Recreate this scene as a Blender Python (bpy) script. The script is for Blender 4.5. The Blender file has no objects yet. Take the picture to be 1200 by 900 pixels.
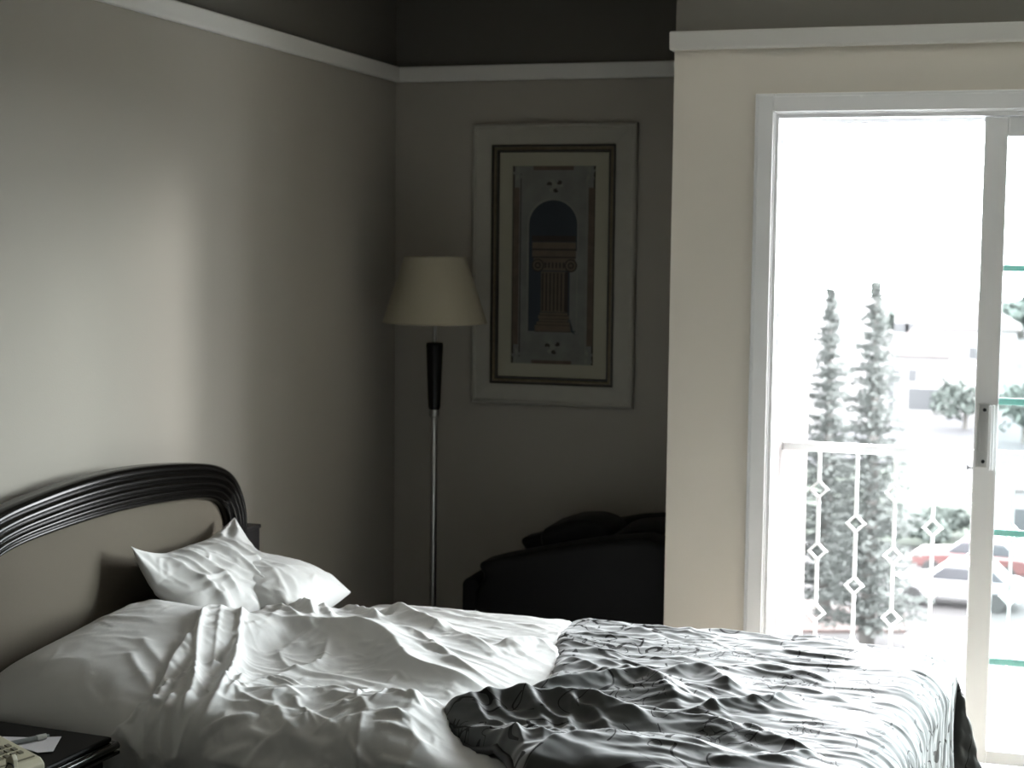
import bpy, bmesh, math, random
import numpy as np
from mathutils import Matrix, Vector

SC = bpy.context.scene
COL = SC.collection
PI = math.pi
FL = -0.10                      # floor level (the camera is 1.7 m above it)

# ------------------------------------------------------------------ camera
FPX, PITCH, YAW, ROLL = 1900.0, 0.085, -0.299, 0.011
CAM = np.array([0.0, 0.0, 1.6])
_cy, _sy, _cp, _sp, _cr, _sr = math.cos(YAW), math.sin(YAW), math.cos(PITCH), math.sin(PITCH), math.cos(ROLL), math.sin(ROLL)
_fwd = np.array([_sy * _cp, _cy * _cp, -_sp]); _r = np.array([_cy, -_sy, 0.0]); _u = np.cross(_r, _fwd)
_right = _r * _cr + _u * _sr; _up = -_r * _sr + _u * _cr
CM = np.array([_right, _up, _fwd])


def ray(x, y):
    return CM.T @ np.array([(x - 600) / FPX, -(y - 450) / FPX, 1.0])


def on_x(x, y, X): d = ray(x, y); return CAM + d * (X / d[0])
def on_y(x, y, Y): d = ray(x, y); return CAM + d * (Y / d[1])
def on_z(x, y, Z): d = ray(x, y); return CAM + d * ((Z - CAM[2]) / d[2])


cam_data = bpy.data.cameras.new('camera')
cam_data.sensor_width = 36.0; cam_data.lens = FPX * 36.0 / 1200.0
cam_data.clip_start = 0.05; cam_data.clip_end = 2000
cam_data.dof.use_dof = True; cam_data.dof.focus_distance = 3.7; cam_data.dof.aperture_fstop = 5.6
cam = bpy.data.objects.new('camera', cam_data); COL.objects.link(cam)
cam.matrix_world = Matrix(((_right[0], _up[0], -_fwd[0], CAM[0]), (_right[1], _up[1], -_fwd[1], CAM[1]),
                           (_right[2], _up[2], -_fwd[2], CAM[2]), (0, 0, 0, 1)))
SC.camera = cam

# ------------------------------------------------------------------ materials


def mat(name, col, rough=0.6, spec=0.5, metal=0.0, var=0.0, vscale=8.0, bump=0.0, bscale=60.0, sheen=0.0, coat=0.0, aniso=0.0):
    m = bpy.data.materials.new(name); m.use_nodes = True
    nt = m.node_tree; b = nt.nodes['Principled BSDF']
    b.inputs['Base Color'].default_value = (*col, 1); b.inputs['Roughness'].default_value = rough
    b.inputs['Specular IOR Level'].default_value = spec; b.inputs['Metallic'].default_value = metal
    b.inputs['Sheen Weight'].default_value = sheen; b.inputs['Coat Weight'].default_value = coat
    if coat: b.inputs['Coat Roughness'].default_value = 0.12
    tc = nt.nodes.new('ShaderNodeTexCoord')
    if var:
        n = nt.nodes.new('ShaderNodeTexNoise'); n.inputs['Scale'].default_value = vscale; n.inputs['Detail'].default_value = 5
        nt.links.new(tc.outputs['Object'], n.inputs['Vector'])
        mx = nt.nodes.new('ShaderNodeMix'); mx.data_type = 'RGBA'
        mx.inputs['A'].default_value = (*[c * (1 - var) for c in col], 1); mx.inputs['B'].default_value = (*[min(1, c * (1 + var)) for c in col], 1)
        nt.links.new(n.outputs['Fac'], mx.inputs['Factor']); nt.links.new(mx.outputs['Result'], b.inputs['Base Color'])
    if bump:
        n2 = nt.nodes.new('ShaderNodeTexNoise'); n2.inputs['Scale'].default_value = bscale; n2.inputs['Detail'].default_value = 4
        nt.links.new(tc.outputs['Object'], n2.inputs['Vector'])
        bp = nt.nodes.new('ShaderNodeBump'); bp.inputs['Strength'].default_value = bump; bp.inputs['Distance'].default_value = 0.004
        nt.links.new(n2.outputs['Fac'], bp.inputs['Height']); nt.links.new(bp.outputs['Normal'], b.inputs['Normal'])
    return m


M = {}
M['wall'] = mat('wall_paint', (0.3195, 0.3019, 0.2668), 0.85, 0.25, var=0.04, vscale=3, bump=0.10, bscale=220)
M['wall_lit'] = mat('lit_wall_paint', (0.7296, 0.6912, 0.6192), 0.85, 0.25, var=0.03, vscale=3, bump=0.08, bscale=220)  # wall paint lightened to carry the brightness around the balcony door
M['frieze_lit'] = mat('lit_olive_frieze', (0.1782, 0.1728, 0.1512), 0.85, 0.2, var=0.04, vscale=3)  # frieze colour again, lightened as lit on the door wall
M['frieze'] = mat('frieze_paint', (0.09817, 0.09359, 0.08181), 0.85, 0.2, var=0.04, vscale=3)
M['trim'] = mat('trim_paint', (0.594, 0.594, 0.5715), 0.55, 0.4)
M['ceiling'] = mat('ceiling_paint', (0.72, 0.68, 0.62), 0.9, 0.2, var=0.03)
M['carpet'] = mat('dark_carpet', (0.049, 0.042, 0.035), 0.95, 0.1, var=0.25, vscale=120, bump=0.6, bscale=400)
M['bounce_floor'] = mat('pale_bounce_floor', (0.70, 0.615, 0.53), 0.5, 0.3, var=0.05, vscale=4)  # unseen pale floor patch, added to bounce daylight onto the door wall
M['far_wall'] = mat('plain_rear_wall', (0.26, 0.25, 0.235), 0.6, 0.3, var=0.2, vscale=6)
M['door_white'] = mat('door_paint', (0.86, 0.875, 0.89), 0.45, 0.4, var=0.02)
M['muntin'] = mat('muntin_teal', (0.50, 0.74, 0.70), 0.4, 0.4)
_m = M['muntin']; _nt = _m.node_tree; _tr = _nt.nodes.new('ShaderNodeBsdfTranslucent'); _tr.inputs['Color'].default_value = (0.45, 0.72, 0.68, 1)
_mx = _nt.nodes.new('ShaderNodeMixShader'); _mx.inputs[0].default_value = 0.16
_nt.links.new(_nt.nodes['Principled BSDF'].outputs[0], _mx.inputs[1]); _nt.links.new(_tr.outputs[0], _mx.inputs[2]); _nt.links.new(_mx.outputs[0], _nt.nodes['Material Output'].inputs['Surface'])
M['alu'] = mat('aluminium', (0.62, 0.62, 0.60), 0.35, 0.5, metal=0.7)
M['dark_metal'] = mat('dark_metal', (0.03, 0.035, 0.035), 0.4, 0.5, metal=0.5)
M['chrome'] = mat('chrome', (0.30, 0.295, 0.28), 0.32, 0.5, metal=1.0)
M['lacquer'] = mat('black_lacquer', (0.004, 0.0035, 0.003), 0.18, 0.2, var=0.3, vscale=20)
M['lacquer_matt'] = mat('black_satin_wood', (0.007, 0.006, 0.006), 0.42, 0.25, var=0.3, vscale=20)
M['table_black'] = mat('black_table_top', (0.005, 0.005, 0.005), 0.45, 0.06)
M['edge_gloss'] = mat('glossy_black_edge', (0.008, 0.007, 0.006), 0.2, 0.6)
M['panel'] = mat('taupe_upholstery', (0.0944, 0.08, 0.0584), 0.8, 0.25, var=0.10, vscale=240, bump=0.25, bscale=700, sheen=0.15)
M['sheet'] = mat('white_cotton', (0.6447, 0.6447, 0.6367), 0.75, 0.25, var=0.015, vscale=30, bump=0.08, bscale=900, sheen=0.1)
M['pillowcase'] = mat('white_pillowcase', (0.6031, 0.6031, 0.5956), 0.75, 0.25, var=0.015, vscale=30, bump=0.08, bscale=900, sheen=0.1)
M['divan'] = mat('divan_fabric', (0.05, 0.045, 0.04), 0.9, 0.2, var=0.15, vscale=100)
M['leather'] = mat('black_leather', (0.004, 0.004, 0.004), 0.55, 0.15, var=0.2, vscale=30, bump=0.15, bscale=150)
M['shade'] = mat('linen_shade', (0.3256, 0.2996, 0.2279), 0.85, 0.2, var=0.05, vscale=150, bump=0.2, bscale=500)
M['frame_cream'] = mat('washed_frame', (0.32, 0.312, 0.272), 0.6, 0.3, var=0.08, vscale=18, bump=0.1, bscale=80)
M['frame_dark'] = mat('dark_frame', (0.035, 0.030, 0.024), 0.4, 0.4, var=0.5, vscale=40)
M['frame_gilt'] = mat('dull_gilt', (0.14, 0.1155, 0.07), 0.45, 0.4, metal=0.3, var=0.4, vscale=60)
M['mat_board'] = mat('mount_board', (0.285, 0.2775, 0.2175), 0.9, 0.2, var=0.03)
M['stone'] = mat('print_stone', (0.1406, 0.1443, 0.1332), 0.9, 0.2, var=0.30, vscale=14)
M['stone_light'] = mat('print_stone_light', (0.1728, 0.1728, 0.1548), 0.9, 0.2, var=0.2, vscale=25)
M['stone_brown'] = mat('print_brown_marble', (0.0912, 0.0722, 0.057), 0.9, 0.2, var=0.35, vscale=30)
M['niche'] = mat('print_niche', (0.0342, 0.0418, 0.0494), 0.9, 0.2, var=0.35, vscale=6)
M['column'] = mat('print_column', (0.1026, 0.0836, 0.0646), 0.9, 0.2, var=0.25, vscale=25)
M['column_dark'] = mat('print_column_line', (0.038, 0.03268, 0.02736), 0.9, 0.2, var=0.25, vscale=25)
M['beige'] = mat('beige_plastic', (0.375, 0.3525, 0.255), 0.45, 0.4, var=0.04)
M['beige_dark'] = mat('olive_button', (0.13, 0.12, 0.085), 0.5, 0.4)
M['paper'] = mat('paper', (0.6, 0.5925, 0.615), 0.8, 0.2)
M['pen'] = mat('pen_plastic', (0.465, 0.48, 0.465), 0.25, 0.5)
M['pen_grey'] = mat('pen_grey', (0.20, 0.22, 0.22), 0.35, 0.5)
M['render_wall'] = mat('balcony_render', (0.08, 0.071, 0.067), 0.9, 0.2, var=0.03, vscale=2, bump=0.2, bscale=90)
M['rail_white'] = mat('white_ironwork', (0.80, 0.80, 0.79), 0.4, 0.5)
M['slab'] = mat('balcony_slab', (0.60, 0.58, 0.56), 0.9, 0.2, var=0.05, vscale=6)
M['needle'] = mat('conifer_needles', (0.0444, 0.04884, 0.04588), 0.8, 0.2, var=0.4, vscale=1.2)  # greyed: the outdoor haze is put into the needle colour
M['bark'] = mat('conifer_bark', (0.055, 0.053, 0.050), 0.9, 0.1, var=0.3, vscale=5)
M['lawn'] = mat('lawn_grass', (0.01958, 0.02448, 0.0185), 0.95, 0.1, var=0.25, vscale=0.35)
M['ground'] = mat('pale_ground', (0.03162, 0.03057, 0.03057), 0.95, 0.1, var=0.15, vscale=0.08)
M['asphalt'] = mat('road_asphalt', (0.01584, 0.01584, 0.01716), 0.95, 0.1, var=0.1, vscale=0.3)
M['bushleaf'] = mat('bush_leaves', (0.03848, 0.04588, 0.04144), 0.85, 0.2, var=0.4, vscale=1.5)
M['villa'] = mat('villa_render', (0.1216, 0.1178, 0.1178), 0.9, 0.2, var=0.03, vscale=0.5)
M['roof'] = mat('pale_roof_tiles', (0.036, 0.031, 0.030), 0.9, 0.2, var=0.15, vscale=1.0)
M['terracotta'] = mat('terracotta_paving', (0.036, 0.02664, 0.02448), 0.9, 0.2, var=0.15, vscale=1.2)
M['win_dark'] = mat('far_window', (0.0152, 0.01672, 0.01824), 0.3, 0.5)
M['car_white'] = mat('white_car_paint', (0.132, 0.132, 0.135), 0.3, 0.5, coat=0.5)
M['car_red'] = mat('red_car_paint', (0.0525, 0.0238, 0.0231), 0.3, 0.5, coat=0.5)
M['car_glass'] = mat('car_glass', (0.0266, 0.02736, 0.0304), 0.35, 0.4)
M['tyre'] = mat('tyre', (0.02, 0.02, 0.02), 0.8, 0.2)


def glass_mat():
    m = bpy.data.materials.new('door_glass'); m.use_nodes = True; nt = m.node_tree
    nt.nodes.remove(nt.nodes['Principled BSDF']); out = nt.nodes['Material Output']
    t = nt.nodes.new('ShaderNodeBsdfTransparent'); t.inputs['Color'].default_value = (0.93, 0.975, 0.97, 1)
    g = nt.nodes.new('ShaderNodeBsdfGlossy'); g.inputs['Roughness'].default_value = 0.02
    f = nt.nodes.new('ShaderNodeFresnel'); f.inputs['IOR'].default_value = 1.45
    ge = nt.nodes.new('ShaderNodeNewGeometry'); ir = nt.nodes.new('ShaderNodeMix'); ir.data_type = 'FLOAT'
    ir.inputs['A'].default_value = 1.45; ir.inputs['B'].default_value = 1 / 1.45     # same reflectance entering and leaving the pane
    nt.links.new(ge.outputs['Backfacing'], ir.inputs['Factor']); nt.links.new(ir.outputs['Result'], f.inputs['IOR'])
    mx = nt.nodes.new('ShaderNodeMixShader')
    nt.links.new(f.outputs[0], mx.inputs[0]); nt.links.new(t.outputs[0], mx.inputs[1]); nt.links.new(g.outputs[0], mx.inputs[2])
    nt.links.new(mx.outputs[0], out.inputs['Surface'])
    return m


M['glass'] = glass_mat()


def bedspread_mat():
    """dark sage satin with thin black embroidered tendrils (in the cloth's own UV)"""
    m = bpy.data.materials.new('satin_bedspread'); m.use_nodes = True; nt = m.node_tree; L = nt.links
    b = nt.nodes['Principled BSDF']
    b.inputs['Roughness'].default_value = 0.55; b.inputs['Specular IOR Level'].default_value = 0.2
    b.inputs['Sheen Weight'].default_value = 0.62; b.inputs['Sheen Roughness'].default_value = 0.45
    uv = nt.nodes.new('ShaderNodeUVMap'); uv.uv_map = 'UVMap'

    def math_(op, a, bb=None):
        n = nt.nodes.new('ShaderNodeMath'); n.operation = op
        for k, v in ((0, a), (1, bb)):
            if v is None: continue
            if isinstance(v, (int, float)): n.inputs[k].default_value = v
            else: L.new(v, n.inputs[k])
        return n.outputs[0]

    def noise(scale, detail=1.0, dist=0.0, off=(0, 0, 0)):
        mp = nt.nodes.new('ShaderNodeMapping'); mp.inputs['Location'].default_value = off
        L.new(uv.outputs[0], mp.inputs['Vector'])
        n = nt.nodes.new('ShaderNodeTexNoise'); n.inputs['Scale'].default_value = scale
        n.inputs['Detail'].default_value = detail; n.inputs['Distortion'].default_value = dist
        L.new(mp.outputs[0], n.inputs['Vector']); return n.outputs['Fac']

    def contour(n, width, level=0.5):
        return math_('LESS_THAN', math_('ABSOLUTE', math_('SUBTRACT', n, level)), width)
    l1 = contour(noise(7.0, 1.0, 0.6), 0.0125)
    l2 = contour(noise(11.0, 0.5, 0.9, (3.1, 7.7, 0)), 0.0125)
    mask1 = math_('GREATER_THAN', noise(5.0, 0, 0, (9, 2, 0)), 0.46)
    mask2 = math_('GREATER_THAN', noise(6.0, 0, 0, (1, 5, 0)), 0.55)
    l3 = contour(noise(26.0, 0.0, 1.2, (4.4, 1.2, 0)), 0.028)
    mask3 = math_('GREATER_THAN', noise(5.5, 0, 0, (6.2, 8.8, 0)), 0.635)
    line = math_('MAXIMUM', math_('MAXIMUM', math_('MULTIPLY', l1, mask1), math_('MULTIPLY', l2, mask2)), math_('MULTIPLY', l3, mask3))
    mx = nt.nodes.new('ShaderNodeMix'); mx.data_type = 'RGBA'
    mx.inputs['A'].default_value = (0.052, 0.056, 0.054, 1); mx.inputs['B'].default_value = (0.008, 0.008, 0.008, 1)
    L.new(line, mx.inputs['Factor']); L.new(mx.outputs['Result'], b.inputs['Base Color'])
    L.new(math_('MULTIPLY', math_('SUBTRACT', 1.0, line), 0.62), b.inputs['Sheen Weight'])
    bp = nt.nodes.new('ShaderNodeBump'); bp.inputs['Strength'].default_value = 0.5; bp.inputs['Distance'].default_value = 0.002
    L.new(math_('SUBTRACT', 1.0, line), bp.inputs['Height']); L.new(bp.outputs['Normal'], b.inputs['Normal'])
    return m


M['spread'] = bedspread_mat()
M['binding'] = mat('dark_binding', (0.02, 0.02, 0.02), 0.5, 0.4)

# ------------------------------------------------------------------ mesh helpers


def new_obj(name, verts, faces, m, parent=None, smooth=False, mi=None, bevel=0.0, uv=None, autosmooth=None):
    me = bpy.data.meshes.new(name)
    me.from_pydata([tuple(map(float, v)) for v in verts], [], [tuple(int(i) for i in f) for f in faces])
    for x in (m if isinstance(m, (list, tuple)) else [m]): me.materials.append(x)
    if mi is not None: me.polygons.foreach_set('material_index', mi)
    if uv is not None:
        lay = me.uv_layers.new(name='UVMap')
        vi = np.empty(len(me.loops), np.int32); me.loops.foreach_get('vertex_index', vi)
        lay.data.foreach_set('uv', np.asarray(uv, np.float32)[vi].ravel())
    if smooth: me.polygons.foreach_set('use_smooth', [True] * len(me.polygons))
    me.update()
    o = bpy.data.objects.new(name, me); COL.objects.link(o)
    if parent is not None: o.parent = parent
    if bevel:
        md = o.modifiers.new('bevel', 'BEVEL'); md.width = bevel; md.segments = 2; md.limit_method = 'ANGLE'; md.angle_limit = 0.6
    return o


class MB:
    """collects pieces of one mesh"""

    def __init__(s): s.v = []; s.f = []; s.mi = []

    def add(s, v, f, k=0):
        o = len(s.v); s.v += [tuple(map(float, p)) for p in v]; s.f += [tuple(i + o for i in q) for q in f]; s.mi += [k] * len(f); return s

    def box(s, x0, x1, y0, y1, z0, z1, k=0, mtx=None):
        v = [(x, y, z) for z in (z0, z1) for y in (y0, y1) for x in (x0, x1)]
        if mtx is not None: v = [tuple(mtx @ Vector(p)) for p in v]
        return s.add(v, [(0, 2, 3, 1), (4, 5, 7, 6), (0, 1, 5, 4), (2, 6, 7, 3), (0, 4, 6, 2), (1, 3, 7, 5)], k)

    def lathe(s, prof, c=(0, 0, 0), n=40, k=0, closed=False):
        v = []; f = []
        for r, z in prof:
            for i in range(n):
                a = 2 * PI * i / n; v.append((c[0] + r * math.cos(a), c[1] + r * math.sin(a), c[2] + z))
        m_ = len(prof)
        for j in range(m_ - 1 + (1 if closed else 0)):
            for i in range(n):
                j2 = (j + 1) % m_
                f.append((j * n + i, j * n + (i + 1) % n, j2 * n + (i + 1) % n, j2 * n + i))
        if not closed:
            f.append(tuple(reversed(range(n)))); f.append(tuple((m_ - 1) * n + i for i in range(n)))
        return s.add(v, f, k)

    def tube(s, pts, r, n=8, k=0, closed=False, radii=None):
        pts = [np.array(p, float) for p in pts]; v = []; f = []; N = len(pts)
        up0 = None
        for i, p in enumerate(pts):
            a = pts[(i - 1) % N] if (closed or i > 0) else p; b = pts[(i + 1) % N] if (closed or i < N - 1) else p
            t = b - a; t /= np.linalg.norm(t) + 1e-12
            if up0 is None: up0 = np.array([0, 0, 1.0]) if abs(t[2]) < 0.9 else np.array([1.0, 0, 0])
            x = np.cross(up0, t); x /= np.linalg.norm(x) + 1e-12; y = np.cross(t, x); up0 = y
            rr = radii[i] if radii is not None else r
            for q in range(n):
                an = 2 * PI * q / n; v.append(p + rr * (math.cos(an) * x + math.sin(an) * y))
        for i in range(N if closed else N - 1):
            j = (i + 1) % N
            for q in range(n): f.append((i * n + q, i * n + (q + 1) % n, j * n + (q + 1) % n, j * n + q))
        if not closed: f.append(tuple(reversed(range(n)))); f.append(tuple((N - 1) * n + q for q in range(n)))
        return s.add(v, f, k)

    def prism(s, poly, axis, a0, a1, k=0):
        """polygon extruded along axis: 'y' uses (x,z), 'x' uses (y,z), 'z' uses (x,y)"""
        n = len(poly)
        def P(p, a): return {'y': (p[0], a, p[1]), 'x': (a, p[0], p[1]), 'z': (p[0], p[1], a)}[axis]
        v = [P(p, a0) for p in poly] + [P(p, a1) for p in poly]
        f = [tuple(range(n)), tuple(reversed(range(n, 2 * n)))] + [(i, n + i, n + (i + 1) % n, (i + 1) % n) for i in range(n)]
        return s.add(v, f, k)

    def build(s, name, m, parent=None, smooth=False, bevel=0.0):
        o = new_obj(name, s.v, s.f, m, parent, smooth, s.mi, bevel)
        bm = bmesh.new(); bm.from_mesh(o.data); bmesh.ops.recalc_face_normals(bm, faces=bm.faces); bm.to_mesh(o.data); bm.free()
        return o


def tag(o, label=None, cat=None, group=None, kind=None):
    for k, v in (('label', label), ('category', cat), ('group', group), ('kind', kind)):
        if v: o[k] = v
    return o


def thing(name, loc, label, cat, rz=0.0, group=None):
    o = bpy.data.objects.new(name, None); COL.objects.link(o); o.empty_display_size = 0.1
    o.location = loc; o.rotation_euler = (0, 0, rz); return tag(o, label, cat, group)


def struct(o, label=None): return tag(o, label, None, None, 'structure')

# ------------------------------------------------------------------ numpy noise


def _hash(ix, iy, seed):
    h = (ix.astype(np.int64) * 374761393 + iy.astype(np.int64) * 668265263 + seed * 974711) & 0x7fffffff
    h = ((h ^ (h >> 13)) * 1274126177) & 0x7fffffff
    return ((h ^ (h >> 16)) & 0xffff) / 65535.0 * 2 * PI


def perlin(x, y, seed=0):
    x = np.asarray(x, float); y = np.asarray(y, float)
    ix = np.floor(x); iy = np.floor(y); fx = x - ix; fy = y - iy
    u = fx ** 3 * (fx * (fx * 6 - 15) + 10); v = fy ** 3 * (fy * (fy * 6 - 15) + 10)
    def g(dx, dy):
        a = _hash(ix + dx, iy + dy, seed); return np.cos(a) * (fx - dx) + np.sin(a) * (fy - dy)
    return ((g(0, 0) * (1 - u) + g(1, 0) * u) * (1 - v) + (g(0, 1) * (1 - u) + g(1, 1) * u) * v) * 1.4


def fbm(x, y, seed=0, oct=4):
    s = 0; a = 1.0
    for k in range(oct): s = s + a * perlin(x * 2 ** k, y * 2 ** k, seed + 17 * k); a *= 0.5
    return s


def ridged(x, y, seed=0, oct=3):
    s = 0; a = 1.0
    for k in range(oct): s = s + a * (1 - np.abs(perlin(x * 2 ** k, y * 2 ** k, seed + 31 * k)) * 1.6) ** 2; a *= 0.5
    return s / 1.75


def sstep(a, b, x):
    t = np.clip((x - a) / (b - a), 0, 1); return t * t * (3 - 2 * t)


def polyline_dist(U, S, pts):
    """signed distance (+ on the left of travel) and position 0..1 along a polyline, for arrays U, S"""
    pts = np.array(pts, float); best = np.full(U.shape, 1e9); sg = np.zeros(U.shape); tt = np.zeros(U.shape)
    seg = np.diff(pts, axis=0); ln = np.hypot(seg[:, 0], seg[:, 1]); cum = np.concatenate([[0], np.cumsum(ln)])
    for i in range(len(seg)):
        dx, dy = seg[i]; rx = U - pts[i, 0]; ry = S - pts[i, 1]
        t = np.clip((rx * dx + ry * dy) / (ln[i] ** 2 + 1e-12), 0, 1)
        d = np.hypot(rx - t * dx, ry - t * dy); c = np.sign(dx * ry - dy * rx)
        m_ = d < best
        best = np.where(m_, d, best); sg = np.where(m_, c, sg); tt = np.where(m_, (cum[i] + t * ln[i]) / cum[-1], tt)
    return best * np.where(sg == 0, 1, sg), tt


def smooth_poly(pts, n=8):
    pts = np.array(pts, float)
    if len(pts) < 3: return pts
    P = np.vstack([2 * pts[0] - pts[1], pts, 2 * pts[-1] - pts[-2]]); out = []
    for i in range(1, len(P) - 2):
        for t in np.linspace(0, 1, n, endpoint=False):
            a, b, c, d = P[i - 1:i + 3]
            out.append(0.5 * (2 * b + (c - a) * t + (2 * a - 5 * b + 4 * c - d) * t ** 2 + (3 * b - a - 3 * c + d) * t ** 3))
    out.append(pts[-1]); return np.array(out)


def crease(U, S, pts, h, wl, wr, taper=0.25, p=1.08):
    d, t = polyline_dist(U, S, smooth_poly(pts, 5))
    w = np.where(d > 0, wl, wr); a = np.abs(d) / w
    prof = np.exp(-a ** p)
    return h * prof * sstep(0, taper, t + 0.02) * sstep(0, taper, 1.02 - t)

def crumples(U, S, n, seed, box, lng, wid, hgt, ang, spread_):
    """many short sharp folds, merged so that the tallest wins"""
    rnd = random.Random(seed); acc = np.zeros_like(U)
    for _ in range(n):
        uc = rnd.uniform(box[0], box[1]); sc = rnd.uniform(box[2], box[3]); L_ = rnd.uniform(*lng) / 2; a = ang + rnd.gauss(0, spread_)
        w1 = rnd.uniform(*wid); w2 = w1 * rnd.uniform(0.5, 1.8); h_ = rnd.uniform(*hgt); bend = rnd.uniform(-.5, .5)
        m_ = (np.abs(U - uc) < L_ + w1) & (np.abs(S - sc) < L_ + w1)
        if not m_.any(): continue
        du_, ds_ = U[m_] - uc, S[m_] - sc; t = (du_ * math.cos(a) + ds_ * math.sin(a)) / L_; d = -du_ * math.sin(a) + ds_ * math.cos(a) + bend * L_ * 0.5 * (t * t - 0.3)
        prof_ = np.clip(1 - np.abs(d) / np.where(d > 0, w1, w2), 0, 1) ** 1.15 * np.clip(1 - t * t, 0, 1)
        acc[m_] += (h_ * prof_) ** 3
    return acc ** (1 / 3)


# ------------------------------------------------------------------ room shell
XL, YD, YB, XR, YR, ZC = -2.425, 5.40, 6.226, 2.30, -1.30, 2.80
XE = -1.109                       # left edge of the wall that holds the balcony door
RT, RB = 2.316, 2.255             # picture rail top and bottom
OX0, OX1, OZ = -0.766, 1.60, 2.040   # door opening
WT = 0.16


def wall_two_tone(name, v0, v1, inward, label):
    """wall slab from plan point v0 to v1; painted frieze above the picture rail"""
    mb = MB(); n = inward
    for z0, z1, k in ((FL, RT - 0.02, 0), (RT - 0.02, ZC, 1)):
        a = [(v0[0], v0[1]), (v1[0], v1[1]), (v1[0] - n[0] * WT, v1[1] - n[1] * WT), (v0[0] - n[0] * WT, v0[1] - n[1] * WT)]
        mb.prism(a, 'z', z0, z1, k)
    return struct(mb.build(name, [M['wall'], M['frieze']]), label)


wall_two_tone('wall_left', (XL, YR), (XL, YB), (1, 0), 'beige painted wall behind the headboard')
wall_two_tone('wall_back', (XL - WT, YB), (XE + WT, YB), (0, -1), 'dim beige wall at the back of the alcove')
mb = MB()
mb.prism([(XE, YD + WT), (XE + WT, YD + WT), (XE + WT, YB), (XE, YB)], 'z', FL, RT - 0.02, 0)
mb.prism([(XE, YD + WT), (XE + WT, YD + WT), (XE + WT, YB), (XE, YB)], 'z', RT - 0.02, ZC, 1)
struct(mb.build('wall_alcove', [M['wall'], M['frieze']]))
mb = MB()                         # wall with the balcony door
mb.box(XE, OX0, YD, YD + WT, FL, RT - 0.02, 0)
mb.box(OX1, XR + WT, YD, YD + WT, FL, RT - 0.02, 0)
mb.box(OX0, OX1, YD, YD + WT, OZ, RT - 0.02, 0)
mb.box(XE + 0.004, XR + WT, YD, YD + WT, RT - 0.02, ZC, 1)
struct(mb.build('wall_window', [M['wall_lit'], M['frieze_lit']]), 'beige wall around the balcony door, its paint lightened as if lit')
struct(MB().box(XR, XR + WT, YR, YD, FL, ZC).build('wall_right', M['far_wall']))
struct(MB().box(XL - WT, XR + WT, YR - WT, YR, FL, ZC).build('wall_rear', M['far_wall']))
mb = MB()                         # dark carpet, pale tiles added unseen by the balcony door to bounce light
mb.box(XL - WT, XR + WT, YR - WT, 4.55, FL - 0.15, FL, 0); mb.box(XL - WT, XE + 0.08, 4.55, YB + WT, FL - 0.15, FL, 0)
mb.box(XE + 0.08, XR + WT, 4.55, YD + WT, FL - 0.15, FL, 1)
struct(mb.build('floor', [M['carpet'], M['bounce_floor']]))
struct(MB().box(XL - WT, XR + WT, YR - WT, YB + WT, ZC, ZC + 0.2).build('ceiling', M['ceiling']))


def rail_prof(t=0.022):
    return [(0, RB), (t * 0.8, RB), (t, RB + 0.006), (t, RT - 0.005), (t * 0.8, RT), (0, RT)]


mb = MB(); mb.prism([(XL + a, b) for a, b in rail_prof()], 'y', YR, YB); struct(mb.build('trim_1', M['trim'], bevel=0.002), 'white picture rail on the left wall')
mb = MB(); mb.prism([(YB - a, b) for a, b in rail_prof()], 'x', XL + 0.022, XE); struct(mb.build('trim_2', M['trim'], bevel=0.002), 'white picture rail across the alcove')
mb = MB(); mb.prism([(YD - a, b) for a, b in rail_prof(0.026)], 'x', XE - 0.014, XR); struct(mb.build('trim_3', M['trim'], bevel=0.003), 'white picture rail above the balcony door')
mb = MB(); mb.prism([(XE - a, b) for a, b in rail_prof(0.014)], 'y', YD, YB - 0.022); struct(mb.build('trim_4', M['trim'], bevel=0.002))
for nm, bx in (('baseboard_left', (XL, XL + 0.014, YR, YB)), ('baseboard_back', (XL + 0.014, XE, YB - 0.014, YB)),
               ('baseboard_window', (XE, OX0 - 0.07, YD - 0.014, YD)), ('baseboard_right', (XR - 0.014, XR, YR, YD - 0.03))):
    struct(MB().box(*bx, FL, FL + 0.09).build(nm, M['trim'], bevel=0.003))

# door casing, jamb lining and sill
CW = 0.067
mb = MB()
for st, (a, b, t) in enumerate(((0.0, CW, 0.016), (0.010, CW - 0.006, 0.022))):
    mb.box(OX0 - CW + a, OX0 - (CW - b), YD - t, YD + 0.002, FL, OZ + b)
    mb.box(OX1 + (CW - b), OX1 + CW - a, YD - t, YD + 0.002, FL, OZ + b)
    mb.box(OX0 - (CW - b), OX1 + (CW - b), YD - t, YD + 0.002, OZ + (CW - b) , OZ + b if st == 0 else OZ + CW - a)
struct(mb.build('trim_5', M['door_white'], bevel=0.003), 'white casing round the balcony door')
mb = MB()
mb.box(OX0, OX0 + 0.012, YD - 0.01, YD + WT, FL, OZ); mb.box(OX1 - 0.012, OX1, YD - 0.01, YD + WT, FL, OZ)
mb.box(OX0 + 0.012, OX1 - 0.012, YD - 0.01, YD + WT, OZ - 0.014, OZ)
mb.box(OX0 + 0.012, OX0 + 0.02, YD + 0.05, YD + 0.07, FL, OZ - 0.014)
mb.box(OX0 + 0.012, OX1 - 0.012, YD + 0.046, YD + 0.052, OZ - 0.03, OZ - 0.014)
mb.box(OX0 + 0.012, OX1 - 0.012, YD - 0.01, YD + WT, FL, FL + 0.02)
struct(mb.build('trim_6', M['door_white'], bevel=0.002), 'white frame of the sliding door')

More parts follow.
